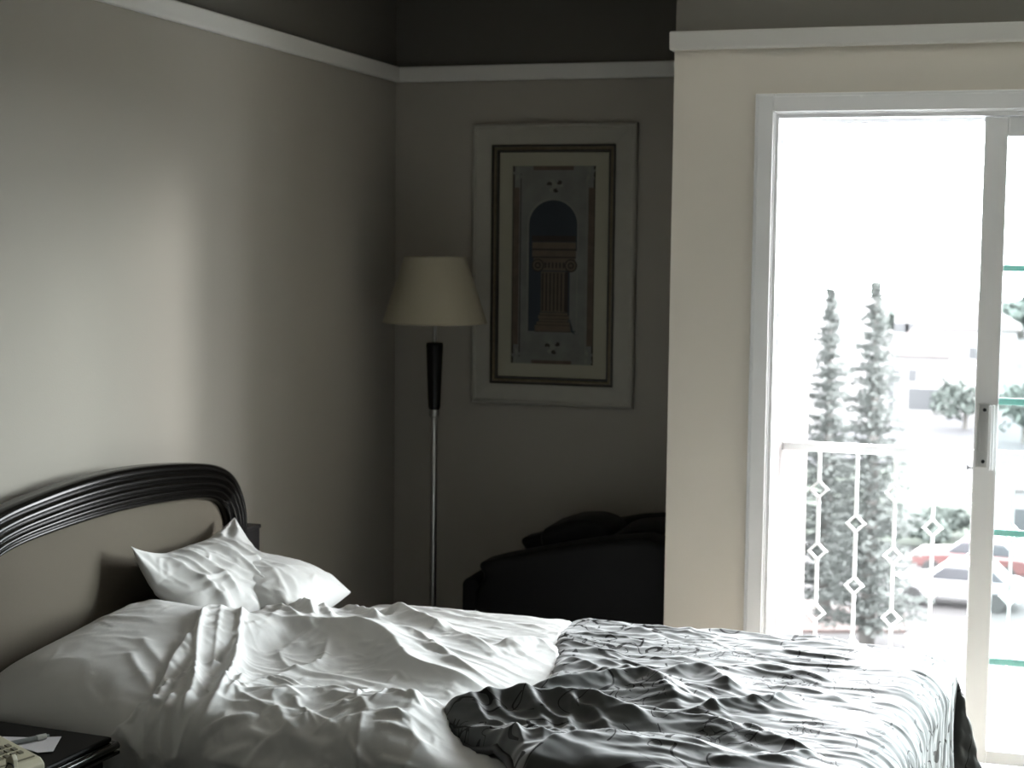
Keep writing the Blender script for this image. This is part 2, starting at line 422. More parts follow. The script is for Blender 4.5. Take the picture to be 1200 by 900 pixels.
# sliding panel (open: it stands on the right half)
PX0, PX1, PZ0, PZ1 = -0.106, 1.587, FL + 0.03, OZ - 0.016
SW = 0.073; PY0, PY1 = YD + 0.005, YD + 0.040
dr = thing('door_1', (PX0, YD, FL), 'white framed glass sliding door standing half open to the balcony', 'door'); dr['kind'] = 'structure'
OFF = np.array([PX0, YD, FL])


def rel(mb, off): mb.v = [tuple(np.array(p) - off) for p in mb.v]; return mb


mb = MB(); mb.box(PX0, PX0 + SW, PY0, PY1, PZ0, PZ1); mb.box(PX1 - SW, PX1, PY0, PY1, PZ0, PZ1)
mb.box(PX0 + SW, PX1 - SW, PY0, PY1, PZ1 - 0.062, PZ1); mb.box(PX0 + SW, PX1 - SW, PY0, PY1, PZ0, PZ0 + 0.045)
rel(mb, OFF).build('sash_frame', M['door_white'], dr, bevel=0.003)
mb = MB(); mb.box(PX0 + SW - 0.004, PX1 - SW + 0.004, PY0 + 0.015, PY0 + 0.020, PZ0 + 0.04, PZ1 - 0.058); rel(mb, OFF).build('glass_pane', M['glass'], dr)
mb = MB()
for z in (1.546, 1.119, 0.692, 0.268): mb.box(PX0 + SW, PX1 - SW, PY0 + 0.021, PY0 + 0.031, z - 0.011, z + 0.011)
rel(mb, OFF).build('glazing_bars', M['muntin'], dr, bevel=0.002)
h = MB(); h.box(-0.098, -0.058, YD - 0.001, YD + 0.006, 0.905, 1.112); h.box(-0.094, -0.090, YD - 0.004, YD, 0.91, 0.955); h.box(-0.094, -0.090, YD - 0.004, YD, 1.06, 1.105)
h.box(-0.088, -0.066, YD - 0.003, YD, 0.955, 1.05); hp = rel(h, OFF).build('handle_plate', M['alu'], dr, bevel=0.0015)
h = MB(); h.box(-0.062, -0.052, YD - 0.028, YD - 0.020, 0.900, 1.108); h.box(-0.052, -0.044, YD - 0.020, YD + 0.006, 0.900, 1.108)
rel(h, OFF).build('handle', M['door_white'], dr, bevel=0.002)
h = MB()
for z in (0.925, 1.092): h.lathe([(0.0, 0), (0.006, 0), (0.006, 0.004), (0, 0.004)], n=12)
h.v = [(p[0] - 0.075, YD - 0.001 - p[2], p[1] + (0.925 if i < 48 else 1.092)) for i, p in enumerate(h.v)]
rel(h, OFF).build('screw', M['dark_metal'], dr)
h = MB(); h.box(-0.121, -0.100, YD + 0.015, YD + 0.021, 0.899, 0.904); h.box(-0.124, -0.120, YD + 0.015, YD + 0.021, 0.894, 0.909)
rel(h, OFF).build('latch', M['dark_metal'], dr)

# ------------------------------------------------------------------ balcony
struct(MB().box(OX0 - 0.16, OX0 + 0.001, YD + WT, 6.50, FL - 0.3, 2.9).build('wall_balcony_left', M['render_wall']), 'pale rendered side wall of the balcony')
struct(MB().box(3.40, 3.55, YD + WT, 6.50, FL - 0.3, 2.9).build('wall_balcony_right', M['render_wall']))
struct(MB().box(XE + WT, 3.6, YD + WT, 5.86, FL - 0.25, FL).build('floor_balcony', M['slab']))
struct(MB().box(XE + WT, 3.6, YD + WT, 6.50, 2.60, 2.80).build('ceiling_balcony', M['slab']))
RYP = 5.764
rl = thing('balcony_railing', (0.34, RYP, FL), 'white ironwork balcony railing with diamond shapes on its bars', 'railing')
ro = np.array([0.34, RYP, FL])
rel(MB().box(OX0 + 0.001, 3.399, RYP - 0.022, RYP + 0.022, 0.888, 0.919), ro).build('top_rail', M['rail_white'], rl, bevel=0.004)
rel(MB().box(OX0 + 0.001, 3.399, RYP - 0.014, RYP + 0.014, -0.045, -0.015), ro).build('bottom_rail', M['rail_white'], rl, bevel=0.003)
for i in range(31):
    x = -0.6345 + 0.1315 * i
    zs = (0.752, 0.530, 0.308, 0.09) if i % 2 == 0 else (0.637, 0.415, 0.195)
    mb = MB(); e = 0.036; t = 0.0065; z = 0.888
    for zc in zs:
        mb.box(x - t, x + t, RYP - t, RYP + t, zc + e - 0.004, z); z = zc - e + 0.004
        q = []
        for s_ in (e, e - 0.0125):
            q.append([(x, zc + s_), (x + s_, zc), (x, zc - s_), (x - s_, zc)])
        for j in range(4):
            a, b = q[0][j], q[0][(j + 1) % 4]; c, d = q[1][(j + 1) % 4], q[1][j]
            mb.prism([a, b, c, d], 'y', RYP - t, RYP + t)
    mb.box(x - t, x + t, RYP - t, RYP + t, -0.016, z)
    rel(mb, ro).build('baluster', M['rail_white'], rl)

# ------------------------------------------------------------------ bed frame of reference
TH = -math.radians(4.0)
UV3 = np.array([math.cos(TH), math.sin(TH), 0]); WV3 = np.array([-math.sin(TH), math.cos(TH), 0])
A = np.array([-2.305, 3.811, 0.0])


def bed_uw(x, y, z):
    """pixel on the horizontal plane z -> (u along the bed from the headboard, w across it)"""
    P = on_z(x, y, z) - A; return float(P @ UV3), float(P @ WV3)


def bed_side(x, y, w0):
    d = ray(x, y); s = (WV3 @ (A + WV3 * w0 - CAM)) / (WV3 @ d); P = CAM + d * s
    return float((P - A) @ UV3), float(P[2])


def in_bed(o):
    o.location = (A[0], A[1], 0.0); o.rotation_euler = (0, 0, TH); return o


bed = thing('bed', (A[0], A[1], 0), 'dark lacquered bed with arched headboard and taupe padded panel', 'bed', TH)
HC = 0.03
outer_r = [(0.68, FL), (0.68, 0.3), (0.68, 0.62), (0.680, 0.72), (0.676, 0.775), (0.655, 0.830), (0.618, 0.880), (0.560, 0.918), (0.46, 0.945), (0.30, 0.965), (0.14, 0.978), (0.0, 0.982)]
inner_r = [(0.578, FL), (0.578, 0.3), (0.578, 0.60), (0.577, 0.69), (0.572, 0.745), (0.555, 0.785), (0.525, 0.815), (0.475, 0.836), (0.385, 0.850), (0.25, 0.860), (0.12, 0.866), (0.0, 0.868)]
orr = smooth_poly(outer_r, 6); irr = smooth_poly(inner_r, 6)
oc = np.vstack([orr, (orr * [-1, 1])[::-1][1:]]); ic = np.vstack([irr, (irr * [-1, 1])[::-1][1:]])
# stepped moulding: (t from the outer to the inner edge, how far it stands proud)
prof = [(0.0, -0.040), (0.0, 0.0), (0.05, 0.010), (0.14, 0.014), (0.20, 0.013), (0.22, 0.006), (0.25, 0.006), (0.28, 0.016), (0.36, 0.020), (0.42, 0.018), (0.44, 0.010),
        (0.47, 0.010), (0.50, 0.020), (0.57, 0.023), (0.62, 0.020), (0.64, 0.012), (0.67, 0.012), (0.70, 0.020), (0.76, 0.022), (0.81, 0.018), (0.83, 0.009), (0.86, 0.009),
        (0.89, 0.015), (0.94, 0.014), (0.98, 0.008), (1.0, -0.01), (1.0, -0.040)]
v = []; f = []; npf = len(prof)
for i in range(len(oc)):
    for t, d in prof:
        p = oc[i] * (1 - t) + ic[i] * t; v.append((d, p[0] + HC, p[1]))
for i in range(len(oc) - 1):
    for j in range(npf):
        f.append((i * npf + j, i * npf + (j + 1) % npf, (i + 1) * npf + (j + 1) % npf, (i + 1) * npf + j))
mb = MB(); mb.add(v, f); ob = mb.build('headboard_frame', M['lacquer'], bed, smooth=True)
# padded panel: the inner outline, domed
v = []; f = []; rings = 9
ipts = ic[14:-14] if len(ic) > 40 else ic
cen = np.array([0.0, 0.55]); npt = len(ic)
for k in range(rings + 1):
    s = 1 - k / rings; dome = -0.012 + 0.022 * (1 - s ** 6)
    for p in ic:
        q = np.array([p[0], max(p[1], 0.28)]); q = cen + (q - cen) * s * 0.999; v.append((dome, q[0] + HC, q[1]))
for k in range(rings):
    for i in range(npt - 1): f.append((k * npt + i, k * npt + i + 1, (k + 1) * npt + i + 1, (k + 1) * npt + i))
    f.append((k * npt + npt - 1, k * npt, (k + 1) * npt, (k + 1) * npt + npt - 1))
bo = len(v)
for p in ic: v.append((-0.05, p[0] + HC, max(p[1], 0.28)))
f.append(tuple(range(bo, bo + npt)))
MB().add(v, f).build('headboard_panel', M['panel'], bed, smooth=True)
for s_ in (1, -1):
    mb = MB(); a, b = sorted((HC + s_ * 0.670, HC + s_ * 0.790)); mb.box(-0.060, -0.012, a, b, FL, 0.700); mb.box(-0.064, -0.006, a, b, 0.700, 0.712)
    mb.build('side_panel', M['lacquer_matt'], bed, bevel=0.003)
MB().box(0.03, 2.03, -0.61, 0.67, 0.0, 0.22).build('bed_base', M['divan'], bed, bevel=0.012)
for uu in (0.12, 1.95):
    for ww in (-0.52, 0.58): MB().lathe([(0.022, FL), (0.03, 0.0)], (uu, ww, 0), 16).build('leg', M['lacquer_matt'], bed)

# mattress: rounded box


def rounded_box(u0, u1, w0, w1, z0, z1, r, name, m, parent=None):
    o = MB().box(u0, u1, w0, w1, z0, z1).build(name, m, parent)
    md = o.modifiers.new('bevel', 'BEVEL'); md.width = r; md.segments = 5
    o.data.polygons.foreach_set('use_smooth', [True] * 6); return o


mt = in_bed(rounded_box(0.03, 2.035, -0.61, 0.67, 0.221, 0.495, 0.05, 'mattress', M['sheet'])); tag(mt, 'white sheeted mattress on the bed, under the rumpled duvet', 'mattress')

# ------------------------------------------------------------------ pillows


def pillow(name, Lx, Ly, T, seed, label, creases=(), pinch=0.0, bend=None, wr=0.010, n=84, place=None):
    """Lx along u, Ly along w; place maps local (x, y, z) arrays to bed coordinates"""
    s = np.linspace(-1, 1, n); S, Tt = np.meshgrid(s, s, indexing='ij')
    S = np.sign(S) * (1 - (1 - np.abs(S)) ** 1.25); Tt = np.sign(Tt) * (1 - (1 - np.abs(Tt)) ** 1.25)
    X = Lx / 2 * S * (1 - (0.075 + pinch) * (1 - np.abs(Tt) ** 2.5)); Y = Ly / 2 * Tt * (1 - 0.055 * (1 - S ** 2))
    prof = (np.clip(1 - np.abs(S) ** 2.6, 0, 1) * np.clip(1 - np.abs(Tt) ** 2.6, 0, 1)) ** 0.52
    edge = np.clip(1 - np.maximum(np.abs(S), np.abs(Tt)), 0, 1)
    vs = []; fs = []; Z2 = []
    for side in (1, -1):
        wrk = 0.6 * wr * (ridged(X * 7 + 3 + side, Y * 6, seed, 2) - 0.55) + 0.10 * wr * fbm(X * 22, Y * 22, seed + 5)
        pull = wr * 1.2 * np.sin(np.arctan2(1 - np.abs(Tt) + .02, 1 - np.abs(S) + .02) * 9 + seed) * np.clip(np.abs(S * Tt), 0, 1) ** 1.5
        Z = side * T / 2 * prof + (wrk + pull) * np.clip(edge * 6, 0, 1)
        if side == 1:
            Z = Z + crumples(X, Y, 46, seed, (-Lx * .45, Lx * .45, -Ly * .45, Ly * .45), (0.06, 0.20), (0.008, 0.020), (wr * .25, wr * 1.0), 0.3, 0.7) * np.clip(edge * 5, 0, 1)
            for pts, hgt, wl, wr_ in creases: Z = Z + crease(X, Y, pts, hgt, wl, wr_)
        Z2.append(Z)
    Xa, Ya = X.ravel(), Y.ravel()
    V = np.vstack([np.c_[Xa, Ya, Z2[0].ravel()], np.c_[Xa, Ya, Z2[1].ravel()]])
    if place is not None: V = place(V)
    V[:, 2] = np.maximum(V[:, 2], np.where((V[:, 1] > -0.615) & (V[:, 1] < 0.675), 0.497, -1))      # rests on the mattress
    V[:, 0] = np.maximum(V[:, 0], 0.026)                                                            # and against the headboard
    N = n * n
    for i in range(n - 1):
        for j in range(n - 1):
            a = i * n + j; fs.append((a, a + n, a + n + 1, a + 1)); fs.append((N + a, N + a + 1, N + a + n + 1, N + a + n))
    bound = [i * n for i in range(n)] + [(n - 1) * n + j for j in range(1, n)] + [i * n + n - 1 for i in range(n - 2, -1, -1)] + [j for j in range(n - 2, 0, -1)]
    for k in range(len(bound)):
        a, b = bound[k], bound[(k + 1) % len(bound)]; fs.append((a, b, N + b, N + a))
    o = in_bed(new_obj(name, V, fs, M['pillowcase'], smooth=True))
    bm = bmesh.new(); bm.from_mesh(o.data); bmesh.ops.remove_doubles(bm, verts=bm.verts, dist=0.0004); bmesh.ops.recalc_face_normals(bm, faces=bm.faces); bm.to_mesh(o.data); bm.free()
    o.data.polygons.foreach_set('use_smooth', [True] * len(o.data.polygons))
    md = o.modifiers.new('sub', 'SUBSURF'); md.levels = 1; md.render_levels = 1
    return tag(o, label, 'pillow', 'white pillows at the headboard')


def rotmat(rx, ry, rz):
    return np.array(Matrix.Rotation(rz, 3, 'Z') @ Matrix.Rotation(ry, 3, 'Y') @ Matrix.Rotation(rx, 3, 'X'))


def placer(loc, rx=0, ry=0, rz=0, warp=None):
    R = rotmat(rx, ry, rz)
    def f_(V):
        if warp is not None: V = warp(V)
        return V @ R.T + np.array(loc)
    return f_


def warp_near(V):
    V = V.copy(); y = V[:, 1]
    V[:, 2] = np.maximum(V[:, 2], -0.05)                        # flat underside resting on the mattress
    V[:, 2] -= 0.06 * np.clip((-y - 0.18) / 0.2, 0, 1) ** 2     # the near end droops over the mattress edge
    return V


pillow('pillow', 0.50, 0.72, 0.16, 3, 'flattened white pillow nearest the nightstand, against the padded panel', wr=0.004,
       creases=[([(0.02, -0.02), (0.1, -0.08), (0.2, -0.13)], 0.008, 0.02, 0.012), ([(0.08, 0.05), (0.16, 0.0), (0.22, -0.02)], 0.007, 0.012, 0.01),
                ([(-0.22, 0.1), (-0.1, 0.08), (0.0, 0.1)], 0.005, 0.012, 0.012), ([(0.05, -0.1), (0.12, -0.16), (0.2, -0.2)], 0.008, 0.010, 0.010)],
       place=placer((0.300, -0.31, 0.566), math.radians(7), math.radians(4), math.radians(-3), warp_near))
pillow('pillow', 0.40, 0.44, 0.20, 8, 'plump white pillow farthest from the nightstand, under the crumpled one', wr=0.006,
       place=placer((0.215, 0.430, 0.588), 0, math.radians(9), math.radians(6)))
def warp_mid(V):
    V = V.copy(); x, y = V[:, 0].copy(), V[:, 1].copy()
    e = np.clip((-x / 0.19 - 0.35) / 0.65, 0, 1) ** 0.9 * np.clip((np.abs(y) / 0.285 - 0.50) / 0.50, 0, 1) ** 1.1
    V[:, 2] += 0.066 * e * np.where(y < 0, 1.0, 0.8); V[:, 0] += 0.01 * e       # the two upper corners stand up like ears
    return V


pillow('pillow', 0.38, 0.58, 0.12, 21, 'crumpled white pillow leaning on the headboard with pointed corners', wr=0.012, pinch=0.06,
       creases=[([(-0.15, -0.20), (0.0, -0.17), (0.13, -0.20)], 0.016, 0.016, 0.016), ([(-0.16, -0.10), (-0.02, -0.08), (0.12, -0.12)], 0.016, 0.014, 0.016),
                ([(-0.16, 0.02), (0.0, 0.05), (0.15, 0.0)], 0.022, 0.018, 0.016), ([(-0.14, 0.14), (0.0, 0.12), (0.14, 0.1)], 0.016, 0.016, 0.016),
                ([(-0.16, -0.15), (-0.08, -0.13), (0.02, -0.14)], 0.012, 0.010, 0.010), ([(-0.10, 0.20), (0.02, 0.18), (0.12, 0.2)], 0.014, 0.014, 0.014)],
       place=placer((0.185, 0.285, 0.640), math.radians(0), math.radians(30), math.radians(2), warp_mid))

# ------------------------------------------------------------------ cloth over the bed


def cross_section(w_far, w_near, zt, R, z_end, step):
    """points (w, z, normal w, normal z, drop) from the far hem over the top to the near hem, with arc length s (0 at w = 0)"""
    out = []
    Lf = w_far - R; Ln = -w_near - R; q = R * PI / 2; dn = zt - R - z_end
    s = np.arange(-(Ln + q + dn), Lf + q + dn + step, step)
    w = np.zeros_like(s); z = np.zeros_like(s); nw = np.zeros_like(s); nz = np.zeros_like(s); drop = np.zeros_like(s)
    for sign, Lx in ((1, Lf), (-1, Ln)):
        a = sign * s
        m0 = (a >= 0) & (a <= Lx); w[m0] = s[m0]; z[m0] = zt; nz[m0] = 1
        m1 = (a > Lx) & (a <= Lx + q); an = (a[m1] - Lx) / R
        w[m1] = sign * (Lx + R * np.sin(an)); z[m1] = zt - R + R * np.cos(an); nw[m1] = sign * np.sin(an); nz[m1] = np.cos(an)
        m2 = a > Lx + q; w[m2] = sign * (Lx + R); z[m2] = zt - R - (a[m2] - Lx - q); nw[m2] = sign
        drop[m2] = (a[m2] - Lx - q)
    return s, w, z, nw, nz, drop


def grid_faces(n, m_):
    i, j = np.meshgrid(np.arange(n - 1), np.arange(m_ - 1), indexing='ij'); a = (i * m_ + j).ravel()
    return np.c_[a, a + m_, a + m_ + 1, a + 1]


# ---- duvet
DZ, DR, DWF, DWN = 0.562, 0.060, 0.700, -0.690
SN = DWN + DR                                   # where the near edge starts to round


def duv(x, y, z=0.640):
    """pixel -> duvet coordinates (u, s)"""
    u, w = bed_uw(x, y, z)
    if w < SN - 0.03:
        u, zz = bed_side(x, y, DWN - 0.01); return (u, SN - DR * PI / 2 - max(0.0, (DZ - DR) - zz))
    return (u, w)


s, w, z, nw, nz, drop = cross_section(DWF, DWN, DZ, DR, 0.05, 0.0055)
# head hem of the duvet, as u for every s
hem_pts = np.array([(-1.2, 0.40), (-0.95, 0.43), (-0.748, 0.446), (-0.709, 0.480), (-0.66, 0.505), (-0.585, 0.497), (-0.508, 0.486), (-0.393, 0.457), (-0.245, 0.411), (-0.071, 0.347), (-0.011, 0.352), (0.097, 0.367), (0.218, 0.400), (0.36, 0.42), (0.48, 0.45), (0.65, 0.47), (1.0, 0.50), (1.4, 0.52)])
hem = np.interp(s, hem_pts[:, 0], hem_pts[:, 1]) + 0.008 * perlin(s * 9, s * 0 + 3.3, 4)
nU = 250; UE = 1.62
k = np.linspace(0, 1, nU)
U = hem[None, :] + (UE - hem[None, :]) * k[:, None]; Sg = np.repeat(s[None, :], nU, 0)
H = np.zeros_like(U)
# broad shape: soft loft, higher in the middle of the head half
H += 0.030 * np.exp(-((U - 0.65) / 0.35) ** 2) * np.exp(-((Sg - 0.1) / 0.45) ** 2)
H += 0.018 * perlin(U * 2.6, Sg * 3.0, 11)
D = lambda *p: [duv(*q) for q in p]
DUVET = [
    # main lengthwise folds (seen from the near side: crest line, height, far-side width, near-side width)
    (D((262, 716), (300, 720), (370, 722), (427, 726), (457, 740), (480, 757), (533, 766), (613, 774)), 0.062, 0.10, 0.035),
    (D((270, 800), (300, 777), (360, 753), (427, 741)), 0.018, 0.020, 0.030),
    (D((262, 800), (300, 793), (377, 787), (440, 797), (487, 801), (545, 793)), 0.034, 0.030, 0.055),
    (D((240, 840), (300, 820), (360, 812), (417, 807), (500, 804), (560, 812)), 0.022, 0.025, 0.05),
    (D((455, 716), (485, 728), (513, 743), (560, 760), (600, 765)), 0.030, 0.028, 0.018),
    (D((440, 700), (467, 696), (490, 708), (530, 724)), 0.050, 0.05, 0.035),
    (D((493, 715), (520, 713), (545, 727), (590, 740)), 0.036, 0.03, 0.03),
    (D((575, 729), (610, 724), (637, 722), (665, 735)), 0.040, 0.04, 0.04),
    (D((395, 690), (420, 697), (450, 712)), 0.035, 0.03, 0.02),
    # folds by the pillows
    (D((245, 712), (232, 745), (226, 790), (215, 840), (205, 892)), 0.050, 0.022, 0.020),
    (D((285, 710), (280, 740), (272, 768), (252, 800), (225, 850)), 0.052, 0.018, 0.022),
    (D((262, 712), (255, 740), (247, 770)), 0.020, 0.014, 0.014),
    (D((205, 770), (178, 805), (160, 850), (150, 890)), 0.030, 0.020, 0.016),
    (D((222, 765), (200, 800), (186, 845), (178, 890)), 0.030, 0.016, 0.016),
    (D((245, 800), (216, 835), (200, 880)), 0.026, 0.014, 0.016),
    (D((330, 702), (338, 692), (352, 690), (362, 703), (372, 718)), 0.045, 0.018, 0.018),
    (D((372, 692), (380, 700), (392, 716)), 0.030, 0.016, 0.016),
    (D((300, 712), (320, 706), (340, 712), (352, 722)), 0.020, 0.014, 0.014),
    (D((285, 770), (278, 785), (262, 800)), 0.022, 0.012, 0.012),
    # small crumples along the near edge
    (D((235, 860), (262, 838), (300, 828), (345, 826)), 0.020, 0.016, 0.028),
    (D((275, 835), (320, 815), (370, 822), (405, 828)), 0.014, 0.014, 0.02),
    (D((330, 845), (345, 828), (370, 825)), 0.018, 0.012, 0.012),
    (D((300, 880), (318, 858), (335, 850)), 0.016, 0.012, 0.014),
    (D((330, 868), (352, 862), (380, 858), (412, 862)), 0.018, 0.012, 0.016),
    (D((410, 890), (418, 865), (428, 842), (424, 815)), 0.018, 0.010, 0.012),
    (D((372, 880), (378, 860), (386, 848)), 0.014, 0.008, 0.010),
    (D((435, 850), (470, 838), (500, 830), (530, 836)), 0.022, 0.018, 0.03),
    (D((460, 815), (480, 825), (505, 834), (532, 838)), 0.014, 0.012, 0.012),
    (D((440, 880), (470, 862), (505, 850), (535, 838)), 0.020, 0.02, 0.03),
    (D((345, 796), (352, 804), (368, 808)), 0.016, 0.010, 0.010),
    (D((395, 850), (402, 838), (420, 828)), 0.016, 0.010, 0.012),
    (D((325, 735), (335, 750), (352, 760)), 0.014, 0.016, 0.014),
    (D((385, 728), (378, 745), (360, 757)), 0.012, 0.012, 0.014),
]
LOW = 0.028 * sstep(0.05, 0.55, Sg)
H += 0.030 * np.exp(-((Sg + 0.60) / 0.15) ** 2) * sstep(0.50, 0.70, U) * (0.7 + 0.5 * perlin(U * 5, Sg * 3, 19))
ACC = np.zeros_like(H); FINE = np.zeros_like(H)
for pts, hh, wl, wr_ in DUVET:
    # polylines run left to right (towards the foot): the far side of the bed is on their left
    if hh < 0.023: FINE += crease(U, Sg, pts, hh * 0.8, wl, wr_)
    elif wl + wr_ < 0.05: ACC += crease(U, Sg, pts, hh * 0.85, wl, wr_, p=1.2) ** 1.7
    else: ACC += crease(U, Sg, pts, hh * (1.0 if np.mean([q_[1] for q_ in pts]) > 0.22 else 0.88), wl * 1.1, wr_ * 1.6) ** 1.7
H += ACC ** (1 / 1.7) + FINE
fade = sstep(1.10, 1.30, U)
rough = 0.6 + 0.9 * np.exp(-((Sg + 0.55) / 0.16) ** 2)
wx = U + 0.05 * perlin(U * 4, Sg * 4, 70); ws = Sg + 0.05 * perlin(U * 4 + 9, Sg * 4, 71)
micro = crumples(U, Sg, 90, 5, (0.40, 1.35, -0.66, 0.66), (0.12, 0.40), (0.014, 0.036), (0.002, 0.009), -0.10, 0.40)
micro += crumples(U, Sg, 120, 6, (0.45, 1.35, -0.72, -0.36), (0.05, 0.16), (0.008, 0.022), (0.006, 0.016), 0.10, 0.9)
micro += crumples(U, Sg, 34, 7, (0.34, 0.62, -0.70, 0.5), (0.14, 0.36), (0.010, 0.024), (0.003, 0.010), 1.25, 0.30)
micro += crumples(U, Sg, 160, 8, (0.35, 1.35, -0.75, 0.66), (0.03, 0.09), (0.006, 0.014), (0.002, 0.005), 0.0, 1.2)
micro += 0.005 * (ridged(wx * 4.2, ws * 7.0, 37, 2) - 0.5) + 0.0008 * fbm(wx * 30, ws * 34, 41, 2)
H = (H + micro) * (1 - fade) + 0.004 * fade
dr2 = np.repeat(drop[None, :], nU, 0)
H += (0.022 * np.sin(U * 34 + 2.2 * perlin(U * 3, U * 0 + 1.1, 9)) + 0.012 * perlin(U * 22, Sg * 2, 51)) * np.clip(dr2 / 0.2, 0, 1) + 0.02 * np.clip(dr2 / 0.3, 0, 1)
hemroll = np.exp(-(k / 0.02))[:, None]
Zb = np.repeat(z[None, :], nU, 0); Wb = np.repeat(w[None, :], nU, 0)
top = np.repeat(nz[None, :], nU, 0)
lift = 0.05 * np.exp(-((Sg - 0.0) / 0.35) ** 2) * np.exp(-((U - hem[None, :]) / 0.16) ** 2)
H = np.maximum(H, -0.035)
Zp = Zb + (H - LOW) * np.repeat(nz[None, :], nU, 0) + lift * top - 0.035 * hemroll * top - 0.030 * fade * top
Zp = np.where(top > 0.9, np.maximum(Zp, 0.511), Zp)
Wp = Wb + np.maximum(H, 0.0) * np.repeat(nw[None, :], nU, 0)
# where the duvet lies over a pillow it rises over it
from mathutils.bvhtree import BVHTree
lift2 = np.zeros_like(Zp)
for pil in [o_ for o_ in COL.objects if o_.name.startswith('pillow') and o_.type == 'MESH']:
    bv = BVHTree.FromPolygons([v_.co.copy() for v_ in pil.data.vertices], [tuple(p_.vertices) for p_ in pil.data.polygons])
    for i_, j_ in zip(*np.nonzero((U < 0.75) & (top > 0.3))):
        hit = bv.ray_cast(Vector((U[i_, j_], Wp[i_, j_], 2.0)), Vector((0, 0, -1)))
        if hit[0] is not None: lift2[i_, j_] = max(lift2[i_, j_], hit[0].z + 0.014 - Zp[i_, j_])
lift2 = np.clip(lift2, 0, None); raw = lift2.copy()
for _ in range(14):
    pd_ = np.pad(lift2, 1, mode='edge'); lift2 = np.maximum(raw, (pd_[:-2, 1:-1] + pd_[2:, 1:-1] + pd_[1:-1, :-2] + pd_[1:-1, 2:] + pd_[1:-1, 1:-1]) / 5)
pd_ = np.pad(lift2, 1, mode='edge'); lift2 = (pd_[:-2, 1:-1] + pd_[2:, 1:-1] + pd_[1:-1, :-2] + pd_[1:-1, 2:] + 2 * pd_[1:-1, 1:-1]) / 6
Zp = Zp + lift2
V = np.c_[U.ravel(), Wp.ravel(), Zp.ravel()]; DV = V.copy(); DTOP = top.ravel().copy()
duvet = in_bed(new_obj('duvet', V, grid_faces(nU, len(s)), M['sheet'], smooth=True))
tag(duvet, 'rumpled white cotton duvet spread over the middle of the bed', 'duvet')
md = duvet.modifiers.new('thickness', 'SOLIDIFY'); md.thickness = 0.012; md.offset = -1
md = duvet.modifiers.new('sub', 'SUBSURF'); md.levels = 1; md.render_levels = 1

# ---- bedspread
BZ, BR, BWF, BWN, BU = 0.564, 0.070, 0.735, -0.745, 2.150
SNB = BWN + BR


def spr(x, y, z=0.640):
    u, w = bed_uw(x, y, z)
    if w < SNB - 0.03:
        u, zz = bed_side(x, y, BWN); return (u, SNB - BR * PI / 2 - max(0.0, (BZ - BR) - zz))
    return (u, w)


s, w, z, nw, nz, drop = cross_section(BWF, BWN, BZ, BR, 0.12, 0.0065)
hemb_pts = np.array([(-1.5, 1.66), (-1.0, 1.52), (-0.757, 1.47), (-0.619, 1.40), (-0.556, 1.335), (-0.516, 1.255), (-0.48, 1.185), (-0.44, 1.165), (-0.36, 1.180), (-0.28, 1.215), (-0.12, 1.255), (0.04, 1.251), (0.246, 1.175), (0.40, 1.125), (0.52, 1.085), (0.7, 1.06), (1.5, 1.04)])
hemb = np.interp(s, hemb_pts[:, 0], hemb_pts[:, 1])
pl = np.arange(0, 1.0001, 1 / 250.0)
Rf = 0.10; topL = BU - Rf
endP = topL + Rf * PI / 2 + 0.36
Pg = hemb[None, :] + (endP - hemb[None, :]) * pl[:, None]; Sg = np.repeat(s[None, :], len(pl), 0)
du = np.clip(Pg - topL, 0, None)
an = np.clip(du / Rf, 0, PI / 2)
Ub = np.where(du > 0, topL + Rf * np.sin(an), Pg); dzu = np.where(du > 0, Rf * (1 - np.cos(an)), 0) + np.clip(du - Rf * PI / 2, 0, None)
nu = np.sin(an); 
H = 0.012 * perlin(Pg * 3.1, Sg * 3.4, 61)
S_ = lambda *p: [spr(*q) for q in p]
